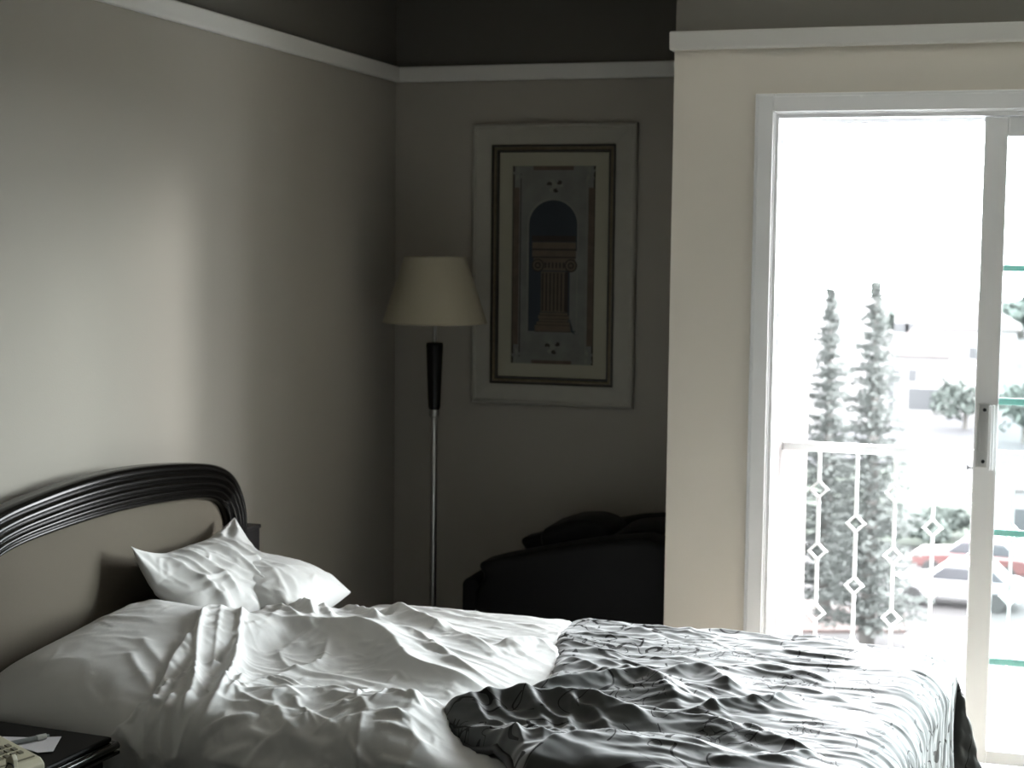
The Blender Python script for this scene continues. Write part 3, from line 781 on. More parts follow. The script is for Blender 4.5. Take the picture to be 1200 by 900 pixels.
SPREAD = [
    ([spr(x_, y_, 0.66) for x_, y_ in ((400, 791), (532, 789), (590, 786), (660, 788), (695, 792), (740, 800), (790, 812))], 0.070, 0.060, 0.045),
    (S_((590, 781), (640, 775), (680, 771), (720, 767), (757, 767), (785, 783), (803, 798)), 0.050, 0.06, 0.032),
    (S_((690, 790), (740, 795), (790, 808), (830, 812)), 0.026, 0.02, 0.03),
    (S_((690, 810), (740, 811), (790, 812), (830, 816), (880, 830)), 0.034, 0.024, 0.045),
    (S_((520, 893), (600, 874), (640, 856), (680, 848), (745, 843), (780, 844), (830, 850), (880, 862)), 0.040, 0.030, 0.075),
    (S_((770, 758), (800, 752), (830, 752), (850, 768), (860, 780)), 0.038, 0.04, 0.025),
    (S_((800, 800), (847, 794), (880, 791), (905, 789), (935, 779)), 0.034, 0.030, 0.022),
    (S_((805, 815), (835, 815), (870, 824), (905, 835)), 0.028, 0.022, 0.025),
    (S_((860, 812), (890, 824), (922, 836), (958, 843)), 0.034, 0.022, 0.030),
    (S_((880, 862), (915, 852), (942, 847), (968, 846)), 0.024, 0.020, 0.025),
    (S_((820, 868), (870, 868), (920, 868), (965, 864)), 0.018, 0.018, 0.02),
    (S_((590, 785), (612, 798), (640, 815), (665, 840)), 0.016, 0.014, 0.014),
    (S_((560, 786), (590, 808), (625, 818), (640, 850)), 0.016, 0.014, 0.014),
    (S_((672, 790), (690, 800), (715, 812)), 0.016, 0.012, 0.012),
    (S_((545, 792), (568, 812), (596, 822), (618, 850)), 0.018, 0.010, 0.012),
    (S_((605, 790), (640, 808), (668, 818), (690, 842)), 0.020, 0.012, 0.012),
    (S_((640, 792), (676, 806), (700, 812), (735, 838)), 0.018, 0.012, 0.012),
    (S_((560, 835), (600, 832), (650, 838), (700, 832)), 0.014, 0.014, 0.012),
    (S_((660, 735), (690, 748), (720, 765)), 0.018, 0.016, 0.014),
    (S_((690, 733), (730, 748), (760, 766)), 0.014, 0.016, 0.014),
    (S_((648, 768), (662, 758), (685, 768)), 0.014, 0.010, 0.010),
    (S_((660, 832), (672, 805), (668, 795)), 0.014, 0.012, 0.010),
    (S_((870, 748), (900, 744), (940, 752), (980, 760)), 0.020, 0.03, 0.03),
    (S_((890, 768), (940, 770), (1000, 786)), 0.012, 0.015, 0.02),
    (S_((620, 895), (660, 888), (700, 892)), 0.020, 0.015, 0.02),
    (S_((700, 900), (760, 884), (820, 892)), 0.020, 0.015, 0.02),
]
LOWB = 0.016 * sstep(0.0, 0.5, Sg)
H += 0.034 * sstep(0.46, 0.57, -Sg) * sstep(1.22, 1.40, Pg)
ACC = np.zeros_like(H)
FINE = np.zeros_like(H)
for pts, hh, wl, wr_ in SPREAD:
    if hh < 0.023: FINE += crease(Pg, Sg, pts, hh * 0.8, wl, wr_)
    else: ACC += crease(Pg, Sg, pts, hh * 0.8, wl, wr_ * 1.3) ** 1.7
H += ACC ** (1 / 1.7) + FINE
body = 1 - sstep(1.62, 1.95, Pg)
wx = Pg + 0.06 * perlin(Pg * 3, Sg * 3, 80); ws = Sg + 0.05 * perlin(Pg * 3 + 5, Sg * 3, 81)
H += 0.006 * (ridged(wx * 3.6, ws * 7.5, 77, 2) - 0.5) * (0.25 + 0.75 * body)
H += crumples(Pg, Sg, 110, 15, (1.15, 1.85, -0.72, 0.70), (0.12, 0.40), (0.012, 0.032), (0.003, 0.010), -0.12, 0.40)
H += crumples(Pg, Sg, 60, 16, (1.12, 1.45, -0.72, 0.70), (0.06, 0.20), (0.010, 0.022), (0.002, 0.007), -0.6, 0.5)
H += crumples(Pg, Sg, 150, 17, (1.5, 2.2, -0.75, 0.70), (0.08, 0.30), (0.006, 0.014), (0.0015, 0.004), 0.0, 0.12)
# fine quilted puckers running lengthwise towards the foot
quilt = np.sin((Sg + 0.035 * perlin(Pg * 2.0, Sg * 2.5, 90)) * 2 * PI / 0.047) * 0.5 + 0.5
H += (quilt ** 0.6) * 0.0032 * sstep(1.45, 1.85, Pg) * (0.4 + 0.9 * np.clip(perlin(Pg * 2.2, Sg * 6, 97) + 0.5, 0, 1)) + 0.002 * fbm(Pg * 14, Sg * 30, 95, 2)
H = np.maximum(H, -0.018)
dw = np.repeat(drop[None, :], len(pl), 0); dus = np.clip(du - Rf * PI / 2, 0, None)
# side folds where the cloth hangs
H += 0.018 * np.sin(Pg * 30 + 3 * perlin(Pg * 2, Pg * 0, 8)) * np.clip(dw / 0.2, 0, 1) * (1 - sstep(2.1, 2.2, Pg))
H += 0.008 * np.sin(Sg * 40) * np.clip(dus / 0.2, 0, 1) * (dw == 0)
tz = np.repeat(nz[None, :], len(pl), 0); tw = np.repeat(nw[None, :], len(pl), 0)
arc_w = np.clip(np.abs(np.where(Sg > 0, Sg - (BWF - BR), -Sg + (BWN + BR))), 0, None) * ((Sg > BWF - BR) | (Sg < BWN + BR))
mn = np.minimum(arc_w, du); ear = np.clip(mn - 0.12, 0, None)
Zside = BZ - np.repeat(z[None, :], len(pl), 0)
Zp = BZ - np.maximum(Zside, dzu) - 0.35 * np.minimum(Zside, dzu) + (H - LOWB) * tz * np.cos(an)
Up = Ub + H * nu + 0.36 * ear; Wp = np.repeat(w[None, :], len(pl), 0) + np.maximum(H, 0) * tw * (1 - nu * 0.5) + np.sign(Sg) * 0.36 * ear
Zp += 0.05 * ear
Zp = np.where((tz > 0.9) & (du <= 0), np.maximum(Zp, 0.53), Zp)
hemroll = np.exp(-(pl / 0.012))[:, None]
Zp = Zp - 0.045 * hemroll * tz; Wp = Wp - 0.04 * hemroll * tw; Zp = np.where(tz > 0.9, np.maximum(Zp, 0.518 - 10 * (du > 0)), Zp)
V = np.c_[Up.ravel(), Wp.ravel(), Zp.ravel()]
spread = in_bed(new_obj('bedspread', V, grid_faces(len(pl), len(s)), M['spread'], smooth=True, uv=np.c_[Pg.ravel(), Sg.ravel()]))
# the duvet is pressed down where the bedspread lies on it
ras = np.full((260, 200), 9.0); sel = (tz > 0.45)
iu = (Up[sel] / 0.010).astype(int).clip(0, 259); iw = ((Wp[sel] + 1.0) / 0.010).astype(int).clip(0, 199)
np.minimum.at(ras, (iu, iw), Zp[sel])
for _ in range(2):
    pad = np.pad(ras, 1, constant_values=9.0); nb = np.min([pad[1 + a_:261 + a_, 1 + b_:201 + b_] for a_ in (-1, 0, 1) for b_ in (-1, 0, 1)], 0); ras = np.where(nb < 9, nb, ras)
du_i = (DV[:, 0] / 0.010).astype(int).clip(0, 259); dw_i = ((DV[:, 1] + 1.0) / 0.010).astype(int).clip(0, 199); lim = ras[du_i, dw_i] - 0.016
cov = (lim < 5) & (ras[(du_i - 6).clip(0, 259), dw_i] < 5)                     # only well inside the hem
DV[:, 2] = np.where(cov & (DTOP > 0.3), np.maximum(np.minimum(DV[:, 2], lim), np.where(DTOP > 0.9, 0.509, 0.0)), DV[:, 2])
und = DV[:, 0] > 1.13
DV[:, 1] = np.where(und, np.clip(DV[:, 1], -0.715, 0.708), DV[:, 1])
duvet.data.vertices.foreach_set('co', DV.astype(np.float32).ravel()); duvet.data.update()
tag(spread, 'sage grey satin bedspread with black stitched tendrils over the foot of the bed', 'bedspread')
md = spread.modifiers.new('thickness', 'SOLIDIFY'); md.thickness = 0.006; md.offset = -1
md = spread.modifiers.new('sub', 'SUBSURF'); md.levels = 1; md.render_levels = 1
# bound hem along the head edge (a part of the bedspread)
row = np.c_[Up[0], Wp[0], Zp[0]][::3]
hb = MB().tube(row, 0.011, 8).build('hem_binding', M['binding'], spread, smooth=True); hb['label'] = 'dark bound hem'
seam = []
for q in smooth_poly(S_((592, 874), (622, 878), (662, 882), (700, 884), (760, 888), (822, 893), (880, 899), (930, 905)), 10):
    j = int(np.argmin(np.abs(s - q[1]))); i = int(np.argmin(np.abs(Pg[:, j] - q[0]))); seam.append((Up[i, j], Wp[i, j] - 0.002, Zp[i, j] + 0.003))
sm = MB().tube(seam, 0.0045, 8).build('seam_piping', M['binding'], spread, smooth=True); sm['label'] = 'dark piping along the near seam'

# ------------------------------------------------------------------ nightstand and what lies on it
NZ = 0.53
c0 = on_z(141, 862, NZ)
ns = thing('nightstand', (c0[0], c0[1], FL), 'black lacquered nightstand with a grooved edge beside the bed', 'nightstand', TH)
NW, ND = 0.52, 0.50               # extent back to the wall / towards the viewer


def edge_slab(x0, x1, y0, y1, steps):
    mb = MB()
    for z0, z1, g in steps: mb.box(x0 + 0.0, x1 + g, y0 - g, y1 + g * 0.3, z0, z1)
    return mb


H0 = NZ - FL
edge_slab(-NW, -0.012, -ND, -0.012, [(H0 - 0.012, H0, 0.0)]).build('table_top', M['table_black'], ns, bevel=0.005)
mb = MB(); mb.tube([(-0.006, -ND, H0 - 0.021), (-0.006, -0.004, H0 - 0.021)], 0.0085, 10); mb.tube([(-0.006, -0.004, H0 - 0.021), (-NW, -0.004, H0 - 0.021)], 0.0085, 10)
mb.box(-NW, -0.010, -ND, -0.010, H0 - 0.036, H0 - 0.0125); mb.box(-NW, -0.001, -ND, 0.000, H0 - 0.040, H0 - 0.033)
mb.build('edge_moulding', M['edge_gloss'], ns, smooth=False, bevel=0.001)
mb = MB(); mb.box(-NW + 0.01, -0.03, -ND + 0.015, -0.02, 0.06, H0 - 0.040); mb.build('body', M['lacquer_matt'], ns, bevel=0.003)
for k_ in range(2):
    z0 = 0.09 + k_ * 0.24; d_ = MB().box(-0.030, -0.014, -ND + 0.03, -0.035, z0, z0 + 0.22).build('drawer', M['lacquer_matt'], ns, bevel=0.003)
    MB().lathe([(0.003, 0), (0.006, 0.010), (0.012, 0.016), (0.012, 0.022), (0.004, 0.026)], n=16).build('knob', M['chrome'], d_, smooth=True)
    kn = d_.children[0]; kn.rotation_euler = (0, PI / 2, 0); kn.location = (-0.014, -ND / 2, z0 + 0.11)
for a in (-NW + 0.03, -0.05):
    for b in (-ND + 0.04, -0.045): MB().box(a - 0.02, a + 0.02, b - 0.02, b + 0.02, 0.0, 0.06).build('foot', M['lacquer_matt'], ns)


def flat(name, pix, z, t, m, label, cat, group=None):
    P = [on_z(x, y, z) for x, y in pix]; o0 = np.mean(P, 0)
    mb = MB(); mb.prism([(p[0] - o0[0], p[1] - o0[1]) for p in P], 'z', 0, t)
    o = mb.build(name, m); o.location = (o0[0], o0[1], z); return tag(o, label, cat, group)


flat('paper_sheet', [(-26, 884), (4, 863.5), (36, 864.5), (14, 884)], NZ + 0.0006, 0.0008, M['paper'], 'white paper sheet under the pen at the left picture edge', 'paper')
flat('paper_sheet', [(15, 873), (50, 864.5), (72, 863.5), (62, 881), (44, 882.5)], NZ + 0.0018, 0.0010, M['paper'], 'white paper slip with a pointed corner behind the beige telephone', 'paper')
a = on_z(4, 873, NZ + 0.008); b = on_z(54, 862.5, NZ + 0.010); dvec = b - a; Lp = np.linalg.norm(dvec)
pn = thing('ballpoint_pen', tuple(a), 'pale ballpoint pen lying across the paper on the nightstand', 'pen')
dn = dvec / Lp
MB().tube([(0, 0, 0), tuple(dn * Lp * 0.80)], 0.0052, 12).build('barrel', M['pen_grey'], pn, smooth=False)
MB().tube([tuple(dn * Lp * 0.78), tuple(dn * Lp * 1.0)], 0.0062, 12).build('cap', M['pen'], pn, smooth=False)
MB().tube([tuple(dn * Lp * 1.0), tuple(dn * Lp * 1.07)], 0.0032, 10).build('clicker', M['pen_grey'], pn)
# beige telephone
q = on_z(53, 888, NZ + 0.045)
ph = thing('telephone', (q[0], q[1], NZ), 'beige telephone with small dark buttons on the nightstand', 'telephone')
rz = math.radians(-16); ph.rotation_euler = (0, 0, rz)
mb = MB(); mb.prism([(0, 0), (0, 0.035), (-0.012, 0.045), (-0.155, 0.072), (-0.165, 0.066), (-0.165, 0.0)], 'y', -0.21, 0.0)
mb.build('body', M['beige'], ph, bevel=0.004)
sl = math.atan2(0.027, 0.143)
for i in range(3):
    for j in range(4):
        mm = Matrix.Translation((-0.048 - 0.018 * i, -0.022 - 0.017 * j, 0.0525 + 0.0034 * i)) @ Matrix.Rotation(sl, 4, 'Y')
        MB().box(-0.0052, 0.0052, -0.0048, 0.0048, -0.002, 0.0022, mtx=mm).build('button', M['beige_dark'], ph)
mm = Matrix.Translation((-0.020, -0.10, 0.0485)) @ Matrix.Rotation(sl, 4, 'Y')
MB().box(-0.001, 0.001, -0.09, 0.09, -0.003, 0.0005, mtx=mm).build('seam', M['beige_dark'], ph)
tp = on_z(14, 893, NZ + 0.078) - np.array([q[0], q[1], NZ]); tc_, ts_ = math.cos(-rz), math.sin(-rz)
tx, ty = tc_ * tp[0] - ts_ * tp[1], ts_ * tp[0] + tc_ * tp[1]
mb = MB(); mb.prism([(tx - 0.012, 0.050), (tx + 0.012, 0.050), (tx + 0.010, 0.084), (tx + 0.004, 0.094), (tx - 0.012, 0.084)], 'y', ty - 0.006, ty + 0.006); mb.build('cradle_tab', M['beige'], ph, bevel=0.002)
MB().tube([(tx + 0.004 + 0.010 * math.cos(t), ty - 0.010 + 0.003 * math.sin(3 * t), 0.068 + 0.012 * math.sin(t)) for t in np.linspace(0, 2 * PI, 24, endpoint=False)], 0.0016, 6, closed=True).build('cord_loop', M['dark_metal'], ph, smooth=True)

# ------------------------------------------------------------------ floor lamp
lx, ly = -2.125, 5.876
lp = thing('floor_lamp', (lx, ly, FL), 'floor lamp with cream cone shade in the alcove corner', 'lamp')
MB().lathe([(0.0, 0), (0.15, 0.0), (0.152, 0.012), (0.13, 0.022), (0.04, 0.030), (0.016, 0.05), (0.0, 0.05)], n=48).build('base', M['dark_metal'], lp, smooth=True)
MB().lathe([(0.0130, 0.045), (0.0130, 1.04)], n=24).build('pole', M['chrome'], lp, smooth=False)
MB().lathe([(0.014, 1.035), (0.0195, 1.04), (0.0195, 1.066), (0.017, 1.07)], n=24).build('ferrule', M['chrome'], lp)
MB().lathe([(0.0175, 1.062), (0.0235, 1.075), (0.033, 1.315), (0.031, 1.325), (0.010, 1.328)], n=32).build('grip', M['lacquer'], lp)
MB().lathe([(0.0075, 1.325), (0.0075, 1.50)], n=16).build('stem', M['chrome'], lp)
mb = MB(); zt_, zb_ = 1.556 - FL, 1.300 - FL
mb.lathe([(0.199, zb_), (0.202, zb_ + 0.004), (0.1995, zb_ + 0.010), (0.1195, zt_ - 0.006), (0.1205, zt_), (0.117, zt_), (0.1165, zt_ - 0.006), (0.1955, zb_ + 0.010), (0.196, zb_)], n=64, closed=True)
mb.build('lamp_shade', M['shade'], lp, smooth=True)
mb = MB()
for a in range(3):
    t = a * 2 * PI / 3; mb.tube([(0.006 * math.cos(t), 0.006 * math.sin(t), 1.50), (0.1175 * math.cos(t), 0.1175 * math.sin(t), zt_ - 0.012)], 0.002, 6)
mb.build('shade_carrier', M['chrome'], lp)
MB().lathe([(0.014, 1.45), (0.016, 1.50), (0.03, 1.55), (0.028, 1.58), (0.0, 1.60)], n=20).build('bulb', M['trim'], lp, smooth=True)

# ------------------------------------------------------------------ framed print
px0, px1, pz0, pz1 = -2.086, -1.415, 0.966, 2.082
fp = thing('framed_print', ((px0 + px1) / 2, YB, (pz0 + pz1) / 2), 'framed print of a column in a niche on the alcove wall', 'picture')
W2, H2 = (px1 - px0) / 2, (pz1 - pz0) / 2


def frame_ring(w0, h0, prof_):
    """mitred rectangular frame: prof_ is (inset, stand-off from the wall) around the section"""
    v = []; f = []; n = len(prof_)
    for sx, sz in ((-1, -1), (1, -1), (1, 1), (-1, 1)):
        for i_, d in prof_: v.append((sx * (w0 - i_), -d, sz * (h0 - i_)))
    for c in range(4):
        for j in range(n): f.append((c * n + j, c * n + (j + 1) % n, ((c + 1) % 4) * n + (j + 1) % n, ((c + 1) % 4) * n + j))
    return MB().add(v, f)


frame_ring(W2, H2, [(0, 0.002), (0.0, 0.022), (0.006, 0.030), (0.013, 0.030), (0.016, 0.024), (0.022, 0.022), (0.070, 0.026), (0.082, 0.026), (0.082, 0.002)]).build('outer_frame', M['frame_cream'], fp)
frame_ring(W2 - 0.0825, H2 - 0.0825, [(0, 0.004), (0, 0.034), (0.006, 0.036), (0.009, 0.030), (0.009, 0.004)]).build('inner_frame', M['frame_dark'], fp)
frame_ring(W2 - 0.092, H2 - 0.092, [(0, 0.004), (0, 0.029), (0.006, 0.030), (0.010, 0.027), (0.010, 0.004)]).build('gilt_fillet', M['frame_gilt'], fp)
frame_ring(W2 - 0.1025, H2 - 0.1025, [(0, 0.004), (0, 0.032), (0.005, 0.032), (0.009, 0.020), (0.009, 0.004)]).build('inner_frame', M['frame_dark'], fp)
aw, ah = 0.170, 0.402             # half size of the print
frame_ring(W2 - 0.112, H2 - 0.112, [(0, 0.004), (0, 0.016), (W2 - 0.112 - aw, 0.016), (W2 - 0.112 - aw, 0.004)]).build('mount', M['mat_board'], fp)
# the printed picture: flat areas of colour on one sheet
pr = MB(); mats = [M['stone'], M['stone_brown'], M['niche'], M['column'], M['column_dark'], M['stone_light']]
ly_ = [0]


def area(poly, k):
    ly_[0] += 1; d = -0.0125 - 0.00004 * ly_[0]
    pr.add([(x, d, z_) for x, z_ in poly], [tuple(range(len(poly)))], k)


def rect(x0, x1, z0, z1, k): area([(x0, z0), (x1, z0), (x1, z1), (x0, z1)], k)


rect(-aw - .004, aw + .004, -ah - .004, ah + .004, 0)
rect(-aw, -aw + 0.008, -ah, ah, 4); rect(aw - 0.008, aw, -ah, ah, 4); rect(-aw, aw, ah - 0.008, ah, 4); rect(-aw, aw, -ah, -ah + 0.006, 4)
for sx in (-1, 1): a_, b_ = sorted((sx * (aw - 0.028), sx * (aw - 0.004))); rect(a_, b_, -ah + 0.085, ah - 0.095, 1)
rect(-0.085, 0.080, ah - 0.026, ah - 0.003, 1); rect(-0.085, 0.080, -ah + 0.004, -ah + 0.024, 1)
rect(-aw + 0.032, -aw + 0.036, -ah + 0.03, ah - 0.03, 4); rect(aw - 0.035, aw - 0.033, -ah + 0.03, ah - 0.03, 5)
for sx in (-1, 1):
    for sz in (-1, 1):
        for q_ in range(5):
            cx, cz = sx * (aw - 0.024), sz * (ah - 0.040); an_ = q_ * 2 * PI / 5 + 0.5
            ex, ez = cx + 0.030 * math.cos(an_), cz + 0.034 * math.sin(an_); nx_, nz_ = -math.sin(an_) * 0.007, math.cos(an_) * 0.007
            area([(cx, cz), ((cx + ex) / 2 + nx_, (cz + ez) / 2 + nz_), (ex, ez), ((cx + ex) / 2 - nx_, (cz + ez) / 2 - nz_)], 5 if q_ % 2 else 0)
# low relief rosettes above and below the niche
for cz in (0.315, -0.325):
    for q_ in range(9):
        an_ = q_ * 2 * PI / 9; c_ = (0.004 + 0.024 * math.cos(an_), cz + 0.019 * math.sin(an_))
        area([(c_[0] + 0.011 * math.cos(t), c_[1] + 0.009 * math.sin(t)) for t in np.linspace(0, 2 * PI, 10, endpoint=False)], (5, 4, 0)[q_ % 3])
    area([(0.004 + 0.012 * math.cos(t), cz + 0.012 * math.sin(t)) for t in np.linspace(0, 2 * PI, 12, endpoint=False)], 5)
nx0, nx1, nzb, nzt = -0.100, 0.098, -0.262, 0.160
arch = [(nx0, nzb), (nx1, nzb)] + [((nx0 + nx1) / 2 + (nx1 - nx0) / 2 * math.cos(t), nzt + 0.098 * math.sin(t)) for t in np.linspace(0, PI, 24)]
area([(p[0] * 1.06 - 0.002, p[1] + (0.006 if p[1] > 0 else 0)) for p in arch], 5); area(arch, 2)
rect(0.070, nx1, nzb + 0.004, 0.06, 0)
rect(-0.088, 0.094, 0.095, 0.118, 4); rect(-0.086, 0.094, 0.066, 0.092, 3); rect(-0.086, 0.096, 0.060, 0.066, 4)
rect(-0.086, 0.094, 0.035, 0.060, 3); rect(-0.086, 0.094, 0.030, 0.035, 4)
rect(-0.080, 0.092, -0.020, 0.030, 3)
for cx in (-0.062, 0.074):
    for rr, kk in ((0.026, 4), (0.021, 3), (0.013, 4), (0.007, 3)):
        area([(cx + rr * math.cos(t), 0.000 + rr * math.sin(t)) for t in np.linspace(0, 2 * PI, 18, endpoint=False)], kk)
for q_ in range(6): rect(-0.034 + q_ * 0.015, -0.027 + q_ * 0.015, -0.010, 0.012, 4)
rect(-0.048, 0.060, -0.185, -0.024, 3)
for q_ in range(7): rect(-0.044 + q_ * 0.0155, -0.038 + q_ * 0.0155, -0.180, -0.030, 4)
rect(0.052, 0.064, -0.185, -0.024, 4)
for i_, (hw, z0, z1) in enumerate(((0.058, -0.197, -0.187), (0.064, -0.212, -0.199), (0.060, -0.222, -0.214), (0.070, -0.236, -0.224), (0.078, -0.262, -0.238))):
    rect(0.006 - hw, 0.006 + hw, z0, z1, 3); rect(0.006 - hw, 0.006 + hw, z0 - 0.002, z0, 4)
area([(0.070, -0.20), (0.088, -0.262), (0.100, -0.275), (0.078, -0.262)], 2)
pr.build('print_sheet', mats, fp)

# ------------------------------------------------------------------ armchair (dark, in the alcove)
ac = thing('armchair', (-1.449, 5.72, FL), 'black leather armchair in the dark alcove under the print', 'armchair')


def soft(name, pts, y0, y1, parent, r=0.035, m=M['leather']):
    mb = MB(); mb.prism(pts, 'y', y0, y1); o = mb.build(name, m, parent)
    md = o.modifiers.new('bevel', 'BEVEL'); md.width = r; md.segments = 4; md.limit_method = 'ANGLE'; md.angle_limit = 0.5
    o.data.polygons.foreach_set('use_smooth', [True] * len(o.data.polygons)); return o


soft('backrest', [(0.02, 0.30), (0.26, 0.12), (0.335, 0.20), (0.335, 0.60), (0.320, 0.668), (0.24, 0.684), (0.10, 0.665), (0.02, 0.60)], -0.04, 0.32, ac, 0.035)
soft('back_cushion', [(-0.16, 0.40), (-0.04, 0.36), (0.06, 0.46), (0.08, 0.655), (0.00, 0.695), (-0.10, 0.685), (-0.22, 0.64)], 0.02, 0.30, ac, 0.04)
for y0, y1 in ((-0.20, -0.045), (0.325, 0.455)):
    soft('armrest', [(-0.40, 0.09), (0.320, 0.09), (0.335, 0.20), (0.332, 0.655), (0.25, 0.680), (0.10, 0.664), (-0.10, 0.622), (-0.30, 0.572), (-0.385, 0.545), (-0.35, 0.500), (-0.39, 0.45)], y0, y1, ac, 0.03)
soft('seat_cushion', [(-0.38, 0.26), (0.02, 0.24), (0.02, 0.38), (-0.36, 0.40)], -0.04, 0.32, ac, 0.035)
soft('front_rail', [(-0.455, 0.10), (-0.355, 0.10), (-0.355, 0.450), (-0.415, 0.485), (-0.455, 0.472)], -0.15, 0.42, ac, 0.02)
for a_ in (-0.38, 0.28):
    for b_ in (-0.14, 0.38): MB().lathe([(0.016, 0), (0.024, 0.10)], (a_, b_, 0), 14).build('leg', M['lacquer_matt'], ac)

# ------------------------------------------------------------------ outside
GZ = -10.4
mb = MB(); mb.box(-260, 320, 14, 420, GZ - 0.5, GZ); struct(mb.build('ground', M['ground']))


def gp(x, y, z=GZ): return on_z(x, y, z)


def ground_patch(name, pix, z, m):
    P = [gp(x, y) for x, y in pix]; mb = MB(); mb.prism([(p[0], p[1]) for p in P], 'z', GZ - 0.02, GZ + z); return mb.build(name, m)


tag(ground_patch('lawn', [(900, 628), (1160, 648), (1165, 560), (1080, 545), (900, 545)], 0.03, M['lawn']), 'green lawn beyond the balcony rail', 'lawn', kind='stuff')
struct(ground_patch('road', [(880, 543), (1300, 556), (1300, 500), (1120, 488), (880, 520)], 0.02, M['asphalt']))
struct(ground_patch('terrace_paving', [(930, 742), (1062, 742), (1062, 723), (930, 704)], 0.10, M['terracotta']))


def conifer(px, ptop, D, hw, label, seed):
    P = on_y(px, 650, D); tp = on_y(px + 4, ptop, D); rnd = random.Random(seed)
    t = thing('conifer', (P[0], P[1], GZ), label, 'tree', 0, 'conifers beyond the balcony')
    Ht = tp[2] - GZ
    MB().tube([(0, 0, 0), (0.05, 0, Ht * 0.5), (0, 0, Ht * 0.97)], 0.2, 8, radii=[0.26, 0.15, 0.03]).build('trunk', M['bark'], t, smooth=True)
    v = []; f = []
    nw_ = 38
    for k_ in range(nw_):
        hf = 0.06 + 0.94 * k_ / nw_; zz = Ht * hf
        R = hw * (1 - hf) ** 0.80 * (0.88 + 0.24 * rnd.random()) + 0.10
        for b_ in range(9):
            az = b_ * 2 * PI / 9 + k_ * 0.9 + rnd.uniform(-.3, .3); L_ = R * rnd.uniform(0.55, 1.12); z0 = zz + rnd.uniform(-.14, .14)
            nseg = max(3, int(L_ / 0.13))
            for q_ in range(nseg):
                fr = (q_ + 0.5) / nseg; r_ = L_ * fr; zc = z0 + 0.14 * L_ * math.sin(fr * PI) - 0.10 * L_ * fr + 0.20 * L_ * fr * fr
                wd = 0.20 * L_ * (1 - 0.5 * fr) + 0.08
                for e_ in range(4):
                    off = rnd.uniform(-1, 1) * wd; cx = r_ * math.cos(az) - off * math.sin(az) * 0.9; cy = r_ * math.sin(az) + off * math.cos(az) * 0.9
                    a1 = az + rnd.uniform(-1.0, 1.0); ln = rnd.uniform(0.14, 0.26); wn = rnd.uniform(0.025, 0.055); tl = rnd.uniform(-0.08, 0.14)
                    dx, dy = math.cos(a1), math.sin(a1); n0 = len(v); z_ = zc + rnd.uniform(-.05, .05)
                    v += [(cx - dx * ln / 2, cy - dy * ln / 2, z_), (cx - dy * wn, cy + dx * wn, z_ + 0.03), (cx + dx * ln / 2, cy + dy * ln / 2, z_ + tl), (cx + dy * wn, cy - dx * wn, z_ - 0.05)]
                    f.append((n0, n0 + 1, n0 + 2, n0 + 3))
    MB().add(v, f).build('foliage', M['needle'], t)


conifer(1018, 326, 49, 1.85, 'taller pale conifer right of centre behind the railing', 5)
conifer(966, 336, 53, 1.6, 'shorter conifer beside the balcony side wall', 9)


def bush(P, r, hgt, label, seed, group='shrubs and trees far below the balcony', n=700, trunk=True):
    rnd = random.Random(seed); t = thing('leafy_tree', (P[0], P[1], GZ), label, 'tree', 0, group); v = []; f = []
    if trunk: MB().tube([(0, 0, 0), (0, 0, hgt * 0.6)], 0.15, 8, radii=[r * 0.10, r * 0.05]).build('trunk', M['bark'], t)
    lobes = [(rnd.uniform(-.6, .6) * r, rnd.uniform(-.6, .6) * r, hgt * rnd.uniform(.4, .75), r * rnd.uniform(.45, .7)) for _ in range(8)]
    for _ in range(n):
        lx_, ly2, lz, lr = rnd.choice(lobes); th = rnd.uniform(0, 2 * PI); c_ = rnd.uniform(-1, 1); s_ = math.sqrt(1 - c_ * c_); rr = lr * rnd.uniform(.75, 1.05)
        p = np.array([lx_ + rr * s_ * math.cos(th), ly2 + rr * s_ * math.sin(th), max(0.1, lz + rr * c_ * hgt / (2.2 * r))])
        q1 = np.array([rnd.uniform(-1, 1) for _ in range(3)]); q2 = np.array([rnd.uniform(-1, 1) for _ in range(3)]); e_ = r * 0.11; n0 = len(v)
        v += [p - q1 * e_, p + q2 * e_, p + q1 * e_, p - q2 * e_]; f.append((n0, n0 + 1, n0 + 2, n0 + 3))
    MB().add(v, f).build('foliage', M['bushleaf'], t)


bush(gp(1131, 503), 2.0, 3.6, 'round dark tree beside the sliding door stile, above the road', 31)
bush(gp(1068, 640), 1.5, 1.6, 'low shrubs at the near edge of the lawn', 32, trunk=False)
bush(gp(1105, 632), 1.3, 1.3, 'small shrub on the lawn right of the low shrubs', 33, trunk=False)
bush(gp(1200, 520), 2.2, 4.0, 'blurred tree behind the glass of the sliding door', 34)
bush(gp(1196, 396), 6, 6.0, 'distant tree on the skyline behind the door glass', 35)
bush(gp(1052, 396), 3.5, 4.0, 'distant tree on the skyline beside the taller conifer', 36)


def house(name, px0, px1, py, hgt, depth, roof_h, label, wins=(), rw=None, hip=True):
    a = gp(px0, py); b = gp(px1, py); W = b[0] - a[0]; t = thing(name, (a[0], a[1], GZ), label, 'building')
    MB().box(0, W, 0, depth, 0, hgt).build('walls', M['villa'], t)
    e_ = 0.5; z0, z1 = hgt + 0.02, hgt + roof_h; i_ = min(W, depth) * 0.42
    v = [(-e_, -e_, z0), (W + e_, -e_, z0), (W + e_, depth + e_, z0), (-e_, depth + e_, z0), (i_, depth / 2, z1), (W - i_, depth / 2, z1)]
    MB().add(v, [(0, 1, 5, 4), (1, 2, 5), (2, 3, 4, 5), (3, 0, 4), (0, 3, 2, 1)]).build('roof', M['roof'], t)
    for x, z_, ww, hh in wins: MB().box(x * W - ww / 2, x * W + ww / 2, -0.06, 0.05, z_, z_ + hh).build('window', M['win_dark'], t)
    return t


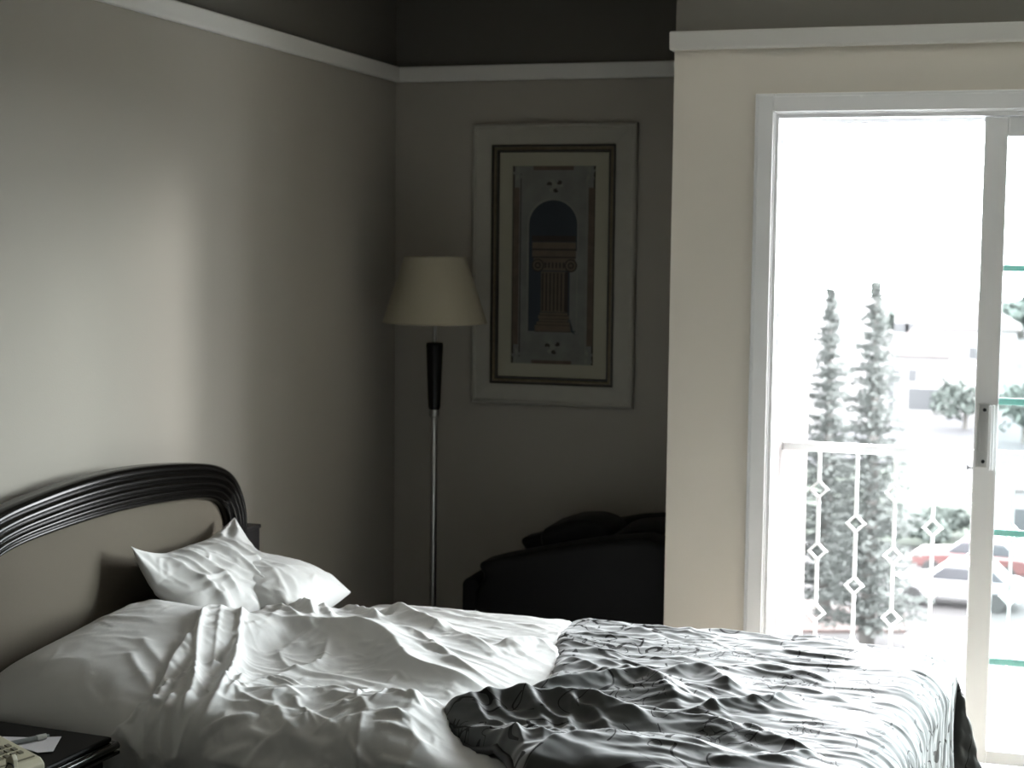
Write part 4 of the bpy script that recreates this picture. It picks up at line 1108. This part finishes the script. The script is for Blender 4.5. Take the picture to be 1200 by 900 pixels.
house('villa', 1042, 1112, 482, 4.2, 9, 2.4, 'white villa with pale tiled roof beyond the road', ((0.12, 2.3, .5, .8), (0.38, 2.3, .6, .9), (0.03, .2, .4, 3.2), (.6, .2, 2.4, 1.6)))
house('low_building', 1048, 1160, 404, 4.5, 12, 1.5, 'long white building on the hazy skyline', [(0.07 + 0.12 * i, 1.6, 1.8, 1.2) for i in range(8)])
house('low_building', 1075, 1190, 430, 4.0, 14, 3.0, 'pale tiled house roof below the long skyline building', ((.3, 1.0, 1.5, 1.2), (.6, 1.0, 1.5, 1.2)))
house('low_building', 1186, 1232, 648, 2.6, 5, 1.0, 'white house with a dark window behind the lower door glass', ((.35, .8, 1.0, 1.0),))


def car(px, py, heading, paint, label):
    P = gp(px, py); t = thing('car', (P[0], P[1], GZ), label, 'car', heading)
    mb = MB(); mb.prism([(-2.15, .35), (2.15, .35), (2.2, .6), (2.1, .85), (1.0, .95), (-1.9, .98), (-2.2, .85), (-2.2, .5)], 'y', -.85, .85); mb.build('body', paint, t, bevel=0.08)
    mb = MB(); mb.prism([(-1.75, .96), (.95, .94), (.35, 1.40), (-1.25, 1.42)], 'y', -.74, .74); mb.build('window_band', M['car_glass'], t, bevel=0.05)
    mb = MB(); mb.prism([(-1.30, 1.40), (.40, 1.385), (.30, 1.45), (-1.20, 1.47)], 'y', -.72, .72); mb.build('roof', paint, t, bevel=0.03)
    for a_ in (-1.35, 1.35):
        for b_ in (-.80, .80):
            w_ = MB().lathe([(0.32, -.1), (0.33, -.08), (0.33, .08), (0.32, .1)], n=20).build('wheel', M['tyre'], t); w_.rotation_euler = (PI / 2, 0, 0); w_.location = (a_, b_, .33)


car(1120, 708, math.radians(175), M['car_white'], 'white car parked beyond the terracotta paving')
car(1140, 676, math.radians(170), M['car_red'], 'red car parked behind the white car')
car(1098, 800, math.radians(95), M['car_white'], 'silver white car nearest below the railing')

# ------------------------------------------------------------------ light
world = bpy.data.worlds.new('overcast'); SC.world = world; world.use_nodes = True
bg = world.node_tree.nodes['Background']; bg.inputs['Color'].default_value = (0.965, 0.99, 1.02, 1); bg.inputs['Strength'].default_value = 20.5
sd = bpy.data.lights.new('hazy_sun', 'SUN'); sd.energy = 0.95; sd.angle = math.radians(8); sd.color = (1.0, 0.99, 0.96)
sun = bpy.data.objects.new('hazy_sun', sd); COL.objects.link(sun)
dirv = Vector((-0.875, -0.470, -0.115)).normalized()
sun.rotation_euler = dirv.to_track_quat('-Z', 'Y').to_euler(); sun.location = (8, 12, 6)
pd = bpy.data.lights.new('door_portal', 'AREA'); pd.shape = 'RECTANGLE'; pd.size = OX1 - OX0; pd.size_y = OZ - FL
pd.cycles.is_portal = True
po = bpy.data.objects.new('door_portal', pd); COL.objects.link(po); po.location = ((OX0 + OX1) / 2, YD + WT + 0.01, (OZ + FL) / 2)
po.rotation_euler = (-PI / 2, 0, 0)

SC.view_settings.view_transform = 'Standard'; SC.view_settings.look = 'None'; SC.view_settings.gamma = 1.0
SC.view_settings.use_curve_mapping = False; SC.view_settings.exposure = 0.80
try:
    SC.cycles.use_denoising = True; SC.cycles.denoiser = 'OPENIMAGEDENOISE'
    SC.cycles.max_bounces = 10; SC.cycles.diffuse_bounces = 6; SC.cycles.transparent_max_bounces = 12
    SC.cycles.sample_clamp_indirect = 6.0; SC.cycles.caustics_reflective = False; SC.cycles.caustics_refractive = False
except Exception: pass
